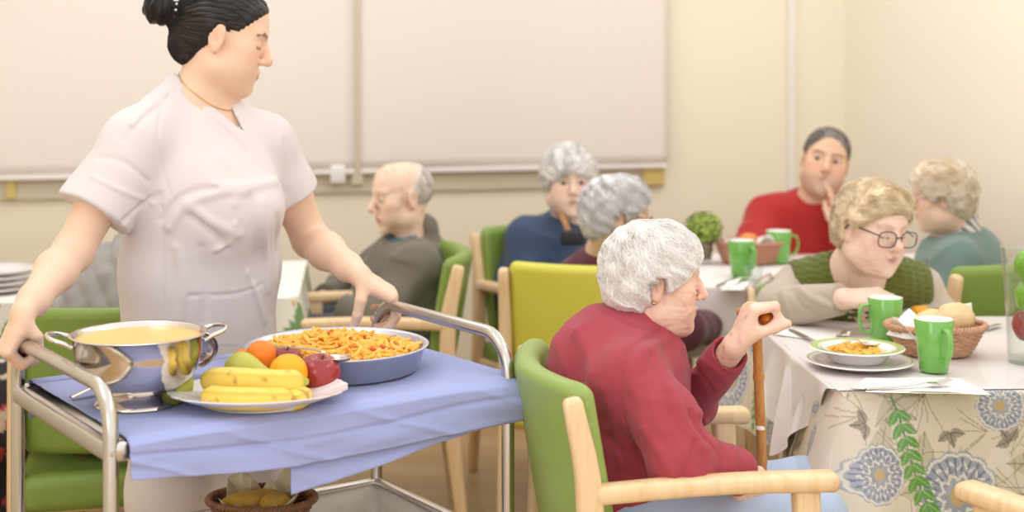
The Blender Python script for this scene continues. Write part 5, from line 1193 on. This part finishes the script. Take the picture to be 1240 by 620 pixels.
# ------------------------------------------------------------------ 2 the woman in raspberry fleece with the cane
def fleece_woman():
    B0 = V3(.28, 2.83, 0); hc = P(794, 342, 2.88); R = headframe(2, -4)
    nb = P(768, 398, 2.89); sr = P(764, 462, 2.72); sl = P(778, 452, 3.05); che = P(755, 475, 2.88); pel = V3(.205, 2.86, .57)
    ckp = P(916, 383, 2.84) + V3(.0, -.035, 0); f2 = nrm(V3(.36, -.05, .93)); n2 = nrm(V3(.93, .1, -.36)); w2 = ckp - f2 * .066 - n2 * .026
    h2 = hand_prims(w2, f2, n2, 1, [(58, 78, 55), (66, 80, 55), (72, 80, 55), (78, 80, 55)], [(.75, .30, .5), (.60, .05, .8), (.55, -.05, .7)], .93, .05, .98)
    w1 = P(893, 572, 2.74); f1 = nrm(V3(.45, .25, -.80)); n1 = nrm(V3(-.35, .9, .05)); h1 = hand_prims(w1, f1, n1, -1, (38, 45, 30), [(.6, .6, .3), (.8, .3, .3), (.9, .1, .3)], .9, .06, .95)
    e1 = P(823, 556, 2.625); e2 = P(838, 486, 3.03)
    arms = [dict(pts=[sr, e1, w1], r=[.04, .036, .026], hand=h1), dict(pts=[sl, e2, w2], r=[.04, .034, .024], hand=h2)]
    head = dict(c=hc, R=R, s=.90, skin=(238, 204, 184), lip=(196, 128, 118), brow=(196, 170, 150), browa=.5, old=.9, fat=.003, jaw=1.02, nose=1.08, lash=(110, 80, 68))
    H = short_hair(vol=.019, top=(255, 253, 250), under=(238, 231, 226), amp=.0045, back=-.082, sidez=-.030, fz=.046, freq=62)
    f0 = H['f']; H.update(n=6500, steps=14, step=.0045, r=.0007, lift=.0016, wav=(.75, 170), res=.0030)
    tt = torso_fn(pel, che, nb, sl, sr, w=(.165, .17, .165), dd=(.135, .145, .125), k=.08, shr=.066, hump=(P(722, 432, 2.88), .088))
    cuf1 = e1 * .10 + w1 * .90 + V3(.012, -.02, .006); cuf2 = e2 * .12 + w2 * .88
    def fle0(p):
        d = tt(p); d = smin(d, sleeve(p, [sr, sr * .5 + e1 * .5 + V3(.012, -.01, .01), e1, cuf1], [.066, .062, .055, .044], True, .03, .012), .035)
        d = smin(d, sleeve(p, [sl, e2, cuf2], [.060, .050, .038], True, .03, .006), .03)
        d = smin(d, cap(p, nb + V3(.0, 0, -.01), nb + V3(.014, 0, .022), .062, .060), .025)
        return d - cloth_n(p, .0050, 11, 1) + .004
    CR = creases(fle0, [([(800, 402), (766, 420), (752, 455), (754, 500), (772, 545)], -.006, .005), ([(806, 412), (776, 430), (766, 470)], .004, .010), ([(836, 500), (846, 520), (866, 544)], -.007, .006), ([(846, 500), (862, 522), (888, 540)], .007, .008), ([(812, 470), (826, 505), (848, 540)], .006, .010),
        ([(842, 535), (838, 556), (826, 578)], -.006, .006), ([(858, 542), (856, 562), (848, 582)], .006, .007), ([(874, 542), (872, 560), (868, 580)], -.005, .005), ([(888, 540), (888, 574)], .004, .006), ([(790, 430), (800, 470), (806, 510)], -.004, .010), ([(780, 520), (800, 550), (815, 575)], .005, .009),
        ([(850, 436), (866, 446), (880, 462)], .006, .006), ([(838, 440), (850, 456), (862, 474)], -.006, .006), ([(868, 424), (884, 436), (896, 446)], -.005, .005), ([(700, 400), (715, 440), (708, 500)], .004, .014), ([(735, 380), (760, 392), (800, 404)], -.004, .004), ([(752, 540), (762, 570), (756, 610)], -.005, .006), ([(730, 470), (748, 520), (756, 560)], .004, .012)])
    def fle(p):
        d = fle0(p) - 1.5 * crease_d(p, CR); d = smax(d, -cap(p, nb + V3(.01, 0, .02), nb + V3(.04, 0, .10), .053, .075), .008); d = smax(d, .46 - p[:, 2], .01)
        d = d - .004 * np.exp(-(((p - cuf1) @ nrm(cuf1 - e1) + .012) / .006) ** 2) * (np.linalg.norm(p - cuf1, axis=1) < .09)
        return smax(d, -cap(p, cuf2 + nrm(w2 - e2) * .0, cuf2 + nrm(w2 - e2) * .03, .031, .036), .004)
    hips = [V3(.24, 2.78, .53), V3(.24, 2.93, .53)]; kn = [V3(.58, 2.79, .525), V3(.60, 2.98, .525)]; an = [V3(.60, 2.77, .09), V3(.64, 3.0, .09)]
    t, loc, fb = make_person('white-haired woman in a raspberry fleece, seated with one hand on a bamboo cane', B0, head, H, arms, lambda p: tt(p) + .04, .0036,
        [dict(name='fleece_jacket', m=fabric('raspberry_fleece', (168, 66, 80), .95, .3, 420, .05, 30, .12), f=fle, bb=[pel - .12, pel + .12, nb, sr, sl, e1, cuf1, cuf2], pad=.12, res=.0048),
         legs_garment('trousers', fabric('pale_blue_cotton', (178, 194, 220)), hips, kn, an, .088, .072, .055)],
        neck=dict(b=nb, r=.046, bb=[che, pel]), old=True)
    shoes(t, B0, an, (1, .1), mat('shoe_dark', (60, 52, 50), .6))
    q = hc + R @ V3(.080, -.012, -.034) * .9; MB().lathe([(.0004, -.004), (.004, -.002), (.0048, 0), (.004, .002), (.0004, .004)], 14, c=q - B0).build('earring', M['gold'], t)
fleece_woman()

# ------------------------------------------------------------------ 3 the woman in the knitted vest
def vest_woman():
    B0 = V3(.93, 3.95, 0); hc = P(1056, 279, 3.64); R = headframe(-62, -8, 4)
    nb = P(1038, 328, 3.75); sr = P(966, 350, 3.86); sl = P(1112, 352, 3.86); che = P(1040, 385, 3.90); pel = V3(.93, 4.0, .57)
    w1 = P(1022, 362, 3.56); e1 = P(944, 372, 3.74); f1 = nrm(V3(.80, -.25, .10)); n1 = nrm(V3(.25, .35, -.85))
    h1 = hand_prims(w1, f1, n1, -1, [(35, 45, 25), (45, 50, 30), (52, 52, 30), (58, 55, 30)], [(.6, .5, .5), (.8, .1, .6), (.9, 0, .4)], .92, .05, 1.02)
    e2 = P(1140, 388, 3.84); w2 = P(1100, 395, 3.72)
    arms = [dict(pts=[sr, e1, w1], r=[.04, .036, .026], hand=h1)]
    head = dict(c=hc, R=R, s=.93, skin=(240, 208, 190), lip=(206, 146, 136), brow=(176, 142, 118), browa=.6, old=.7, fat=.005, jaw=1.05, nose=1.12, lash=(96, 66, 56), open=.0, moles=[(.050, .045, -.072, .0042), (.046, .030, -.108, .004)])
    H = short_hair(vol=.018, top=(244, 226, 192), under=(204, 178, 146), amp=.0045, back=-.070, sidez=-.012, fz=.040, freq=50)
    f0 = H['f']; H['f'] = lambda q: smin(f0(q), smax(ell(q, (-.010, .046, .098), (.062, .042, .024)) - .003 * np.sin(q[:, 0] * 150 + 4 * noise(q, 20)), -ell(q, (0, .118, -.02), (.066, .066, .075)), .01), .02)
    H['flow'] = lambda q: nrm2(np.stack([-.7 + q[:, 0] * 0 + 6 * q[:, 0] * 0, q[:, 1] * 8 - .35, -q[:, 2] * 3], 1)) + .55 * np.stack([noise(q, 25, 1), noise(q, 25, 4), noise(q, 25, 8)], 1)
    H.update(n=3200, steps=13, step=.005, r=.0007, lift=.003, wav=(.55, 110), res=.0032)
    tt = torso_fn(pel, che, nb, sl, sr, w=(.17, .175, .165), dd=(.13, .15, .125), k=.08, shr=.06)
    cuf = e1 * .08 + w1 * .92
    def swe0(p):
        d = tt(p); d = smin(d, sleeve(p, [sr, e1, cuf], [.064, .056, .043], True, .03, .01), .03); d = smin(d, sleeve(p, [sl, e2, w2], [.064, .055, .043], False), .03)
        return d - cloth_n(p, .003, 10, 1) + .002
    CR = creases(swe0, [([(958, 352), (972, 372), (994, 384)], -.006, .006), ([(966, 346), (984, 362), (1008, 372)], .006, .007), ([(948, 350), (952, 370), (962, 388)], .005, .007), ([(940, 358), (944, 376), (948, 390)], -.005, .006), ([(990, 356), (1004, 364), (1016, 378)], -.004, .005)])
    def swe(p):
        d = swe0(p) - crease_d(p, CR); return smax(d, -cap(p, nb, nb + V3(.02, -.06, .07), .058, .07), .008)
    V_apex = P(1068, 356, 3.66)
    def ves(p):
        d = tt(p) - .010; d = smin(d, cap(p, nb * .5 + sr * .5 + V3(0, -.01, 0), sr, .070, .062), .03); d = smin(d, cap(p, nb * .5 + sl * .5 + V3(0, -.01, 0), sl, .070, .062), .03)
        x = p[:, 0] + .15 * p[:, 1]; cab = np.abs(np.sin(x * 105)) * .0035 + .0015 * np.sin(p[:, 2] * 420 + 3.14 * np.floor(x * 33)) 
        d = d - cab; d = smax(d, -cap(p, nb + V3(0, .01, .02), V_apex, .070, .014), .006); d = smax(d, -cap(p, nb, nb + V3(.02, -.04, .09), .07, .08), .006)
        for s_ in (sr, sl):
            o = nrm(s_ - (sr + sl) / 2); d = smax(d, (p - s_) @ o - .022, .006)
        return smax(d, .50 - p[:, 2], .01)
    hips = [V3(.85, 3.98, .53), V3(1.02, 3.98, .53)]; kn = [V3(.86, 3.58, .54), V3(1.04, 3.58, .54)]; an = [V3(.86, 3.55, .09), V3(1.05, 3.55, .09)]
    t, loc, fb = make_person('woman with dark-rimmed glasses in an olive knitted vest, looking down at her meal', B0, head, H, arms, lambda p: tt(p) + .045, .004,
        [dict(name='sweater', m=fabric('beige_sweater', (190, 176, 160), .9, .15), f=swe, bb=[pel - .05, nb, sr, sl, e1, cuf, e2, w2], pad=.12, res=.0055),
         dict(name='knitted_vest', m=fabric('olive_knit', (98, 106, 44), .95, .4, 300, .08, 60), f=ves, bb=[pel - .05, nb, sr, sl], pad=.14, res=.0045),
         legs_garment('trousers', fabric('dark_trousers', (70, 66, 70)), hips, kn, an, .085, .07, .055, .014)],
        neck=dict(b=nb, r=.056, trap=[(nb, nb + V3(.02, .06, -.10), .062, .08)], bb=[che, pel]), old=True)
    glasses(t, B0, hc, R, .93, mat('dark_rims', (58, 48, 62), .25), rim=.0015, w=.0290, h=.0210, drop=-.001, y=.104, round_=2.9)
vest_woman()

# ------------------------------------------------------------------ 4 the bald man
def bald_man():
    B0 = P(490, 399, 4.66); B0[2] = 0; hc = P(486, 240, 4.7); R = headframe(207, -6)
    nb = P(500, 290, 4.72); sl = P(505, 322, 4.55); sr = P(468, 318, 4.88); che = P(484, 345, 4.70); pel = P(500, 392, 4.68)
    e1 = P(458, 388, 4.44); w1 = P(420, 376, 4.50); e2 = P(412, 350, 4.92); w2 = P(390, 362, 4.78); f2 = nrm(V3(-.8, -.2, -.3)); n2 = V3(0, .3, -.9)
    arms = [dict(pts=[sr, e2, w2], r=[.04, .034, .026], hand=hand_prims(w2, f2, n2, 1, (30, 35, 25), [(.6, .6, .2), (.8, .3, .2), (.9, 0, .2)], .95)), dict(pts=[sl, e1, w1], r=[.04, .034, .026])]
    head = dict(c=hc, R=R, s=1.0, skin=(240, 208, 186), lip=(200, 140, 124), brow=(170, 150, 136), old=.9, fat=.0, jaw=1.05, nose=1.15, open=.45, lash=(120, 90, 76))
    def hf(q):
        d = ell(q, (0, -.018, .034), (.0765, .096, .084)); d = smax(d, q[:, 2] * .8 + (q[:, 1] + .02) * 1.0 - .040, .01); d = smax(d, -.062 - q[:, 2], .01)
        m = np.stack([np.abs(q[:, 0]), q[:, 1], q[:, 2]], 1); return smax(smax(d, -ell(m, (.086, -.002, -.008), (.030, .024, .036)), .006), (q[:, 1] - .02), .01)
    H = dict(f=hf, col=lambda q: np.tile(lin((216, 208, 200)), (len(q), 1)), res=.005, n=700, steps=6, step=.004, r=.0007, lift=.001, flow=lambda q: np.tile(V3(0, -.5, -.8), (len(q), 1)))
    tt = torso_fn(pel, che, nb, sl, sr, w=(.18, .185, .18), dd=(.14, .16, .13), k=.08, shr=.066, hump=(P(510, 338, 4.70), .098))
    def jac(p):
        d = tt(p); d = smin(d, sleeve(p, [sl, e1, w1], [.07, .062, .05]), .04); d = smin(d, sleeve(p, [sr, e2, e2 * .2 + w2 * .8], [.068, .056, .046]), .04)
        d = smin(d, cap(p, nb + V3(.01, 0, -.03), P(520, 318, 4.72), .066, .088), .03); c = cap(p, nb + V3(.006, 0, -.02), nb + V3(.018, 0, .030), .074, .066); d = smin(d, c, .02); d = smax(d, -cap(p, nb + V3(0, 0, .0), hc - V3(.03, .02, .04), .058, .074), .008)
        return d - cloth_n(p, .011, 9, 4) + .006
    hips = [pel + V3(0, -.09, -.03), pel + V3(0, .09, -.03)]; kn = [pel + V3(-.42, -.12, -.03), pel + V3(-.42, .08, -.03)]; an = [k - V3(.0, 0, k[2] - .09) for k in kn]
    t, loc, fb = make_person('bald old man sitting in a grey-brown fleece jacket behind the trolley', B0, head, H, arms, lambda p: tt(p) + .045, .0048,
        [dict(name='fleece_jacket', m=fabric('taupe_fleece', (112, 105, 92)), f=jac, bb=[pel - .08, nb, sl, sr, e1, w1, e2, w2], pad=.13, res=.007),
         legs_garment('trousers', fabric('grey_trousers', (84, 84, 88)), hips, kn, an, .09, .075, .06, .014)], eyes=(0, -.35), neck=dict(b=nb, r=.052, bb=[che]), old=True)
    shoes(t, B0, an, (-1, 0), mat('shoe_brown', (74, 58, 48), .5))
    f = lambda p: smax(cap(p + B0, nb + V3(-.02, -.01, -.01), nb + V3(-.022, -.012, .028), .066, .062), -cap(p + B0, nb, hc - V3(.03, .02, .03), .056, .070), .003)
    sdf_obj('shirt_collar', f, nb - B0 - .12, nb - B0 + .12, .005, fabric('teal_check', (84, 124, 128)), t)
bald_man()

# ------------------------------------------------------------------ 5 the woman in navy blue
def navy_woman():
    B0 = P(655, 378, 5.08); B0[2] = 0; hc = P(689, 221, 5.04); R = headframe(-84, -2)
    nb = P(688, 272, 5.10); sr = P(640, 290, 5.02); sl = P(712, 290, 5.2); che = P(668, 325, 5.1); pel = P(655, 372, 5.1)
    e1 = P(636, 350, 4.92); w1 = P(690, 345, 4.82); e2 = P(722, 350, 5.1); w2 = P(700, 352, 4.95)
    arms = [dict(pts=[sr, e1, w1], r=[.04, .034, .026], hand=hand_prims(w1, nrm(V3(.9, -.2, 0)), V3(0, 0, -1), 1, (20, 30, 20), [(.6, .6, .2), (.8, .3, .2), (.9, 0, .2)], .9))]
    head = dict(c=hc, R=R, s=1.0, skin=(240, 212, 194), lip=(196, 136, 124), brow=(160, 140, 130), old=.8, fat=.009, jaw=1.12, nose=1.1, open=.55)
    H = short_hair(vol=.022, top=(244, 241, 238), under=(214, 208, 202), amp=.004, back=-.07, sidez=-.05, fz=.046); H.update(n=1500, steps=9, step=.005, r=.0009, lift=.003, wav=(.5, 110), res=.0045)
    tt = torso_fn(pel, che, nb, sl, sr, w=(.19, .19, .18), dd=(.15, .17, .14), k=.08, shr=.07)
    def swe(p):
        d = tt(p); d = smin(d, sleeve(p, [sr, e1, w1], [.07, .062, .045]), .04); d = smin(d, sleeve(p, [sl, e2, w2], [.07, .06, .045]), .04)
        return smax(d - cloth_n(p, .009, 9, 2), -cap(p, nb + V3(0, 0, .02), hc - V3(0, 0, .03), .054, .074), .008)
    hips = [pel + V3(-.06, 0, -.03), pel + V3(.08, .08, -.03)]; kn = [pel + V3(.12, -.36, -.03), pel + V3(.28, -.28, -.03)]; an = [V3(k[0], k[1], .09) for k in kn]
    t, loc, fb = make_person('grey-haired woman in a navy blue cardigan, seated under the blind and facing us', B0, head, H, arms, lambda p: tt(p) + .045, .005,
        [dict(name='cardigan', m=fabric('navy_wool', (58, 76, 106)), f=swe, bb=[pel - .08, nb, sl, sr, e1, w1, e2, w2], pad=.14, res=.008), legs_garment('trousers', fabric('navy_trousers', (52, 58, 78)), hips, kn, an, .09, .075, .06, .014)],
        eyes=(0, 0), neck=dict(b=nb, r=.056, bb=[che]), old=True)
    shoes(t, B0, an, (.5, -1), mat('shoe_black', (44, 42, 42), .5))
    pts = np.array(spline([P(676, 250, 5.0), P(684, 268, 4.94), P(691, 288, 4.92)], 16)); tag(MB().tube(pts, .011, 10, sq=(1, .3)).build('brown_strap', mat('tan_leather', (176, 128, 84), .6)), 'tan leather strap crossing the chest of the navy blue woman', 'strap')
    c = P(694, 288, 4.9); tag(MB().box(c, (.085, .03, .05), bev=.012).build('black_pouch', mat('black_pouch', (44, 42, 46), .6)), 'small black pouch at the end of the tan strap', 'pouch')
navy_woman()

# ------------------------------------------------------------------ 6 the woman in maroon
def maroon_woman():
    B0 = P(740, 399, 4.25); B0[2] = 0; hc = P(748, 263, 4.2); R = headframe(5, -6)
    nb = P(732, 303, 4.27); sl = P(696, 336, 4.36); sr = P(776, 340, 4.20); che = P(740, 363, 4.36); pel = P(742, 412, 4.37)
    e1 = P(826, 398, 4.12); w1 = P(858, 396, 4.34)
    arms = [dict(pts=[sr, e1, w1], r=[.04, .034, .026])]
    head = dict(c=hc, R=R, s=.91, skin=(236, 202, 178), lip=(190, 128, 116), brow=(170, 160, 156), old=.8, fat=.005, nose=1.1)
    H = short_hair(vol=.018, top=(240, 238, 238), under=(206, 204, 204), amp=.005, back=-.075, sidez=-.02, fz=.044); H.update(n=2200, steps=10, step=.0055, r=.0008, lift=.003, wav=(.8, 120), res=.004)
    tt = torso_fn(pel, che, nb, sl, sr, w=(.17, .17, .17), dd=(.12, .13, .11), k=.06, shr=.060)
    def swe(p):
        d = tt(p); d = smin(d, sleeve(p, [sr, e1, w1], [.062, .055, .045]), .04)
        return smax(d - cloth_n(p, .005, 8, 2), -cap(p, nb + V3(0, 0, .03), hc - V3(0, 0, .03), .056, .074), .008)
    hips = [pel + V3(-.09, 0, -.0), pel + V3(.09, 0, -.0)]; kn = [pel + V3(-.02, .40, 0), pel + V3(.16, .38, .0)]; an = [V3(k[0], k[1], .09) for k in kn]
    t, loc, fb = make_person('grey-haired woman in a maroon jumper and thin glasses, sitting in the yellow chair', B0, head, H, arms, lambda p: tt(p) + .045, .0045,
        [dict(name='jumper', m=fabric('maroon_wool', (94, 42, 58)), f=swe, bb=[pel - .05, nb, sl, sr, e1, w1], pad=.13, res=.007), legs_garment('trousers', fabric('plum_trousers', (74, 54, 66)), hips, kn, an, .085, .07, .055, .014)],
        neck=dict(b=nb, r=.050, bb=[che]), old=True)
    glasses(t, B0, hc, R, .91, mat('brown_rims', (96, 72, 60), .3), rim=.0012, y=.104)
maroon_woman()

# ------------------------------------------------------------------ 7 the man in red
def red_man():
    B0 = P(970, 378, 5.3); B0[2] = 0; hc = P(999, 197, 5.1); R = headframe(-98, 4, 11)
    nb = P(984, 246, 5.17); sr = P(930, 264, 5.18); sl = P(1026, 262, 5.22); che = P(975, 300, 5.25); pel = P(968, 368, 5.36)
    e1 = P(912, 300, 5.08); w1 = P(940, 312, 4.98); e2 = P(1046, 330, 5.02); w2 = P(1022, 278, 4.98); f2 = nrm(V3(-.13, .0, 1)); n2 = nrm(V3(-.35, .9, 0))
    h2 = hand_prims(w2, f2, n2, -1, [(6, 14, 14), (78, 88, 60), (82, 88, 60), (86, 88, 60)], [(.7, .5, .3), (.9, .1, .3), (.8, -.2, .4)], .92, .05, 1.1)
    arms = [dict(pts=[sl, e2, w2], r=[.045, .04, .030], hand=h2), dict(pts=[sr, e1, w1], r=[.045, .04, .028])]
    head = dict(c=hc, R=R, s=1.02, skin=(230, 190, 164), lip=(186, 122, 108), brow=(70, 58, 52), browa=.9, old=.5, fat=.005, jaw=1.1, nose=1.15, open=.8, stubble=.3)
    def hf(q):
        d = smin(ell(q, (0, -.018, .036), (.0785, .098, .087)), ell(q, (0, .030, .062), (.063, .056, .052)), .03); d = smax(d, -ell(q, (0, .112, .004), (.069, .076, .088)), .01); d = smax(d, -.055 - q[:, 2], .01)
        m = np.stack([np.abs(q[:, 0]), q[:, 1], q[:, 2]], 1); return smax(smax(d, -ell(m, (.086, -.002, -.012), (.030, .024, .040)), .006), q[:, 1] * .9 + (-.005 - q[:, 2]), .01)
    H = dict(f=hf, col=lambda q: mix(np.tile(lin((96, 88, 84)), (len(q), 1)), lin((150, 142, 136)), .5 + noise(q, 60)), res=.005, n=1500, steps=7, step=.005, r=.0007, lift=.0015, flow=lambda q: np.tile(V3(.2, -.8, -.3), (len(q), 1)))
    tt = torso_fn(pel, che, nb, sl, sr, w=(.19, .20, .20), dd=(.14, .17, .14), k=.08, shr=.072)
    def swe(p):
        d = tt(p); d = smin(d, sleeve(p, [sr, e1, w1], [.074, .062, .045]), .04); d = smin(d, sleeve(p, [sl, e2, e2 * .15 + w2 * .85], [.074, .060, .045]), .04)
        return smax(d - cloth_n(p, .009, 9, 6), -cap(p, nb + V3(0, 0, .025), hc - V3(0, 0, .02), .058, .078), .008)
    hips = [pel + V3(-.09, 0, -.03), pel + V3(.09, 0, -.03)]; kn = [pel + V3(-.1, -.42, -.03), pel + V3(.1, -.42, -.03)]; an = [V3(k[0], k[1], .09) for k in kn]
    t, loc, fb = make_person('grey-haired man in a red jumper, resting his cheek on his raised index finger', B0, head, H, arms, lambda p: tt(p) + .045, .0048,
        [dict(name='jumper', m=fabric('red_wool', (178, 42, 40)), f=swe, bb=[pel - .05, nb, sl, sr, e1, w1, e2, w2], pad=.14, res=.007), legs_garment('trousers', fabric('black_trousers', (54, 54, 60)), hips, kn, an, .09, .075, .06, .014)],
        eyes=(.25, .05), neck=dict(b=nb, r=.058, bb=[che]), old=True)
    q = P(1001, 281, 5.0)[None]; 
    for _ in range(10):
        d, g = grad(swe, q, .003); q = q - g * (d - .004)[:, None]
    n_ = nrm(g[0]); MB().tube([q[0] - B0 - n_ * .002, q[0] - B0 + n_ * .003], .020, 28).build('round_badge', mat('orange_badge', (246, 176, 110), .4), t)
red_man()

# ------------------------------------------------------------------ 8 the woman in the grey-green jacket
def teal_woman():
    B0 = P(1165, 392, 4.42); B0[2] = 0; hc = P(1140, 240, 4.45); R = headframe(163, -8)
    nb = P(1158, 284, 4.48); sl = P(1160, 318, 4.30); sr = P(1150, 310, 4.66); che = P(1160, 340, 4.47); pel = P(1168, 405, 4.42)
    e1 = P(1142, 388, 4.22); w1 = P(1108, 392, 4.35); e2 = P(1112, 370, 4.75); w2 = P(1080, 366, 4.7)
    arms = [dict(pts=[sl, e1, w1], r=[.04, .034, .026])]
    head = dict(c=hc, R=R, s=.87, skin=(236, 202, 178), lip=(190, 128, 116), brow=(190, 170, 140), old=.8, fat=.005, nose=1.1)
    H = short_hair(vol=.020, top=(250, 238, 220), under=(222, 196, 158), amp=.004, back=-.085, sidez=-.02, fz=.042); H['flow'] = lambda q: nrm2(np.stack([q[:, 0] * 3, q[:, 1] * 0 - .5, -.6 - q[:, 2] * 0], 1)) + .4 * np.stack([noise(q, 25, 1), noise(q, 25, 4), noise(q, 25, 8)], 1)
    H.update(n=2200, steps=12, step=.0055, r=.0008, lift=.003, wav=(.3, 90), res=.004)
    tt = torso_fn(pel, che, nb, sl, sr, w=(.18, .175, .165), dd=(.14, .16, .13), k=.08, shr=.062, hump=(P(1180, 318, 4.5), .08))
    def jac(p):
        d = tt(p); d = smin(d, sleeve(p, [sl, e1, w1], [.066, .06, .05]), .04); d = smin(d, sleeve(p, [sr, e2, w2], [.06, .055, .045]), .04)
        return smax(d - cloth_n(p, .009, 9, 3), -cap(p, nb + V3(0, 0, .02), hc - V3(0, 0, .02), .074, .084), .008)
    hips = [pel + V3(0, -.09, -.03), pel + V3(0, .09, -.03)]; kn = [pel + V3(-.35, .05, -.03), pel + V3(-.3, .22, -.03)]; an = [V3(k[0], k[1], .09) for k in kn]
    t, loc, fb = make_person('woman with pale blond hair in a grey-green jacket, seen from behind beside the cream wall', B0, head, H, arms, lambda p: tt(p) + .045, .0048,
        [dict(name='jacket', m=fabric('grey_green_wool', (114, 136, 131)), f=jac, bb=[pel - .05, nb, sl, sr, e1, w1, e2, w2], pad=.14, res=.007), legs_garment('trousers', fabric('dark_green_trousers', (66, 74, 72)), hips, kn, an, .085, .07, .055, .014)],
        neck=dict(b=nb, r=.05, bb=[che]), old=True)
    cf = lambda p: smax(cap(p + B0, nb + V3(.004, 0, -.01), nb + V3(-.002, 0, .046), .080, .068) - .002 * np.sin((p[:, 0] + p[:, 1]) * 60), -cap(p + B0, nb, hc - V3(0, 0, .0), .055, .070), .004)
    stripe = lambda v: mix(np.tile(lin((226, 218, 214)), (len(v), 1)), lin((70, 76, 82)), (np.sin((v[:, 2] * 1.0 + v[:, 0] * .8 + v[:, 1] * .5) * 180) > .45) * .9)
    sdf_obj('striped_collar', cf, nb - B0 - .12, nb - B0 + .13, .004, fabric('striped_collar', (226, 218, 214), attr=True), t, stripe)
    glasses(t, B0, hc, R, .87, mat('clear_rims', (150, 130, 120), .3), rim=.0011, y=.104)
teal_woman()

# ------------------------------------------------------------------ 9 the seated person behind the carer
def cardigan_person():
    B0 = V3(-.98, 3.62, 0); hc = P(196, 232, 3.72); R = headframe(110, -10)
    nb = P(180, 285, 3.68); sl = P(118, 345, 3.64); sr = P(232, 345, 3.70); che = P(165, 375, 3.66); pel = V3(-.98, 3.64, .58)
    e1 = P(62, 425, 3.62); w1 = P(52, 452, 3.84)
    arms = [dict(pts=[sl, e1, w1], r=[.04, .036, .026])]
    head = dict(c=hc, R=R, s=.95, skin=(226, 186, 160), old=.7)
    H = short_hair(vol=.016, top=(220, 216, 212), under=(170, 165, 160), amp=.004); H.update(n=0, res=.006)
    tt = torso_fn(pel, che, nb, sl, sr, w=(.19, .19, .18), dd=(.15, .15, .13), k=.08, shr=.066)
    def car(p):
        d = tt(p); d = smin(d, sleeve(p, [sl, sl * .5 + e1 * .5, e1, w1], [.070, .074, .068, .05], True, .04), .05)
        u = p[:, 0] * .8 + p[:, 2] * .45 + .02 * noise(p, 8); return smax(d - .008 * np.abs(np.sin(u * 75)) - cloth_n(p, .004, 9), .44 - p[:, 2], .01)
    ccol = lambda v: mix(np.tile(lin((150, 146, 146)), (len(v), 1)), lin((178, 174, 172)), .5 + noise(v, 40))
    hips = [V3(-1.0, 3.62, .55), V3(-.92, 3.72, .55)]; kn = [V3(-1.38, 3.70, .56), V3(-1.28, 3.86, .56)]; an = [V3(-1.40, 3.72, .22), V3(-1.3, 3.9, .22)]
    sk = legs_garment('skirt', mat('flowered_skirt', (255, 255, 255), .8, attr=True), hips, kn, an, .11, .12, .14, .008)
    def scol(v):
        c = np.tile(lin((44, 38, 46)), (len(v), 1)); a = noise(v, 28, 3); b = noise(v, 34, 11); c = mix(c, lin((176, 72, 76)), (a > .20) * 1.); c = mix(c, lin((206, 190, 170)), (b > .24) * 1.); return mix(c, lin((84, 104, 92)), (noise(v, 30, 20) > .25) * 1.)
    sk['col'] = scol
    make_person('seated person in a grey ribbed cardigan and flowered skirt, mostly hidden behind the standing carer', B0, head, H, arms, lambda p: tt(p) + .045, .006,
        [dict(name='ribbed_cardigan', m=fabric('grey_rib_knit', (160, 156, 156), attr=True), f=car, bb=[pel - .05, nb, sl, sr, e1, w1], pad=.14, res=.005, col=ccol), sk], neck=dict(b=nb, r=.05, bb=[che]), old=True)
cardigan_person()
# ================================================================== camera + light
cam = bpy.data.cameras.new('camera'); co = bpy.data.objects.new('camera', cam); C.objects.link(co); bpy.context.scene.camera = co
co.location = (0, 0, HC); co.rotation_euler = (math.pi / 2, 0, 0); cam.sensor_width = 36; cam.lens = F / 1240 * 36; cam.shift_y = -(310 - YH) / 1240
cam.dof.use_dof = True; cam.dof.focus_distance = 2.85; cam.dof.aperture_fstop = 2.4; cam.clip_start = .1
sc = bpy.context.scene; vs = sc.view_settings; vs.view_transform = 'Standard'; vs.look = 'None'; vs.gamma = 1; vs.use_curve_mapping = False; vs.exposure = EXPO
w = bpy.data.worlds.new('world'); sc.world = w; w.use_nodes = True; bg = w.node_tree.nodes['Background']
bg.inputs[0].default_value = (1.0, .98, .965, 1); bg.inputs[1].default_value = WORLD
def area(name, loc, size, power, col=(1, .96, .92), rot=(0, 0, 0), sy=None):
    l = bpy.data.lights.new(name, 'AREA'); l.shape = 'RECTANGLE'; l.size = size; l.size_y = sy or size; l.energy = power; l.color = col
    o = bpy.data.objects.new(name, l); C.objects.link(o); o.location = loc; o.rotation_euler = rot; return o
for i, (x, y) in enumerate(((-1.3, 2.2), (1.2, 2.4), (-1.1, 4.4), (1.1, 4.6))): area('ceiling_lamp', (x, y, 2.75), .6, LAMP, sy=1.2)
area('daylight_window', (-2.2, -.6, 1.9), 2.2, KEY, (1, .98, .97), (math.radians(68), 0, math.radians(-32)), 1.6)
sc.cycles.use_denoising = True
sc.cycles.max_bounces = 6; sc.cycles.transparent_max_bounces = 12; sc.cycles.caustics_reflective = False; sc.cycles.caustics_refractive = False
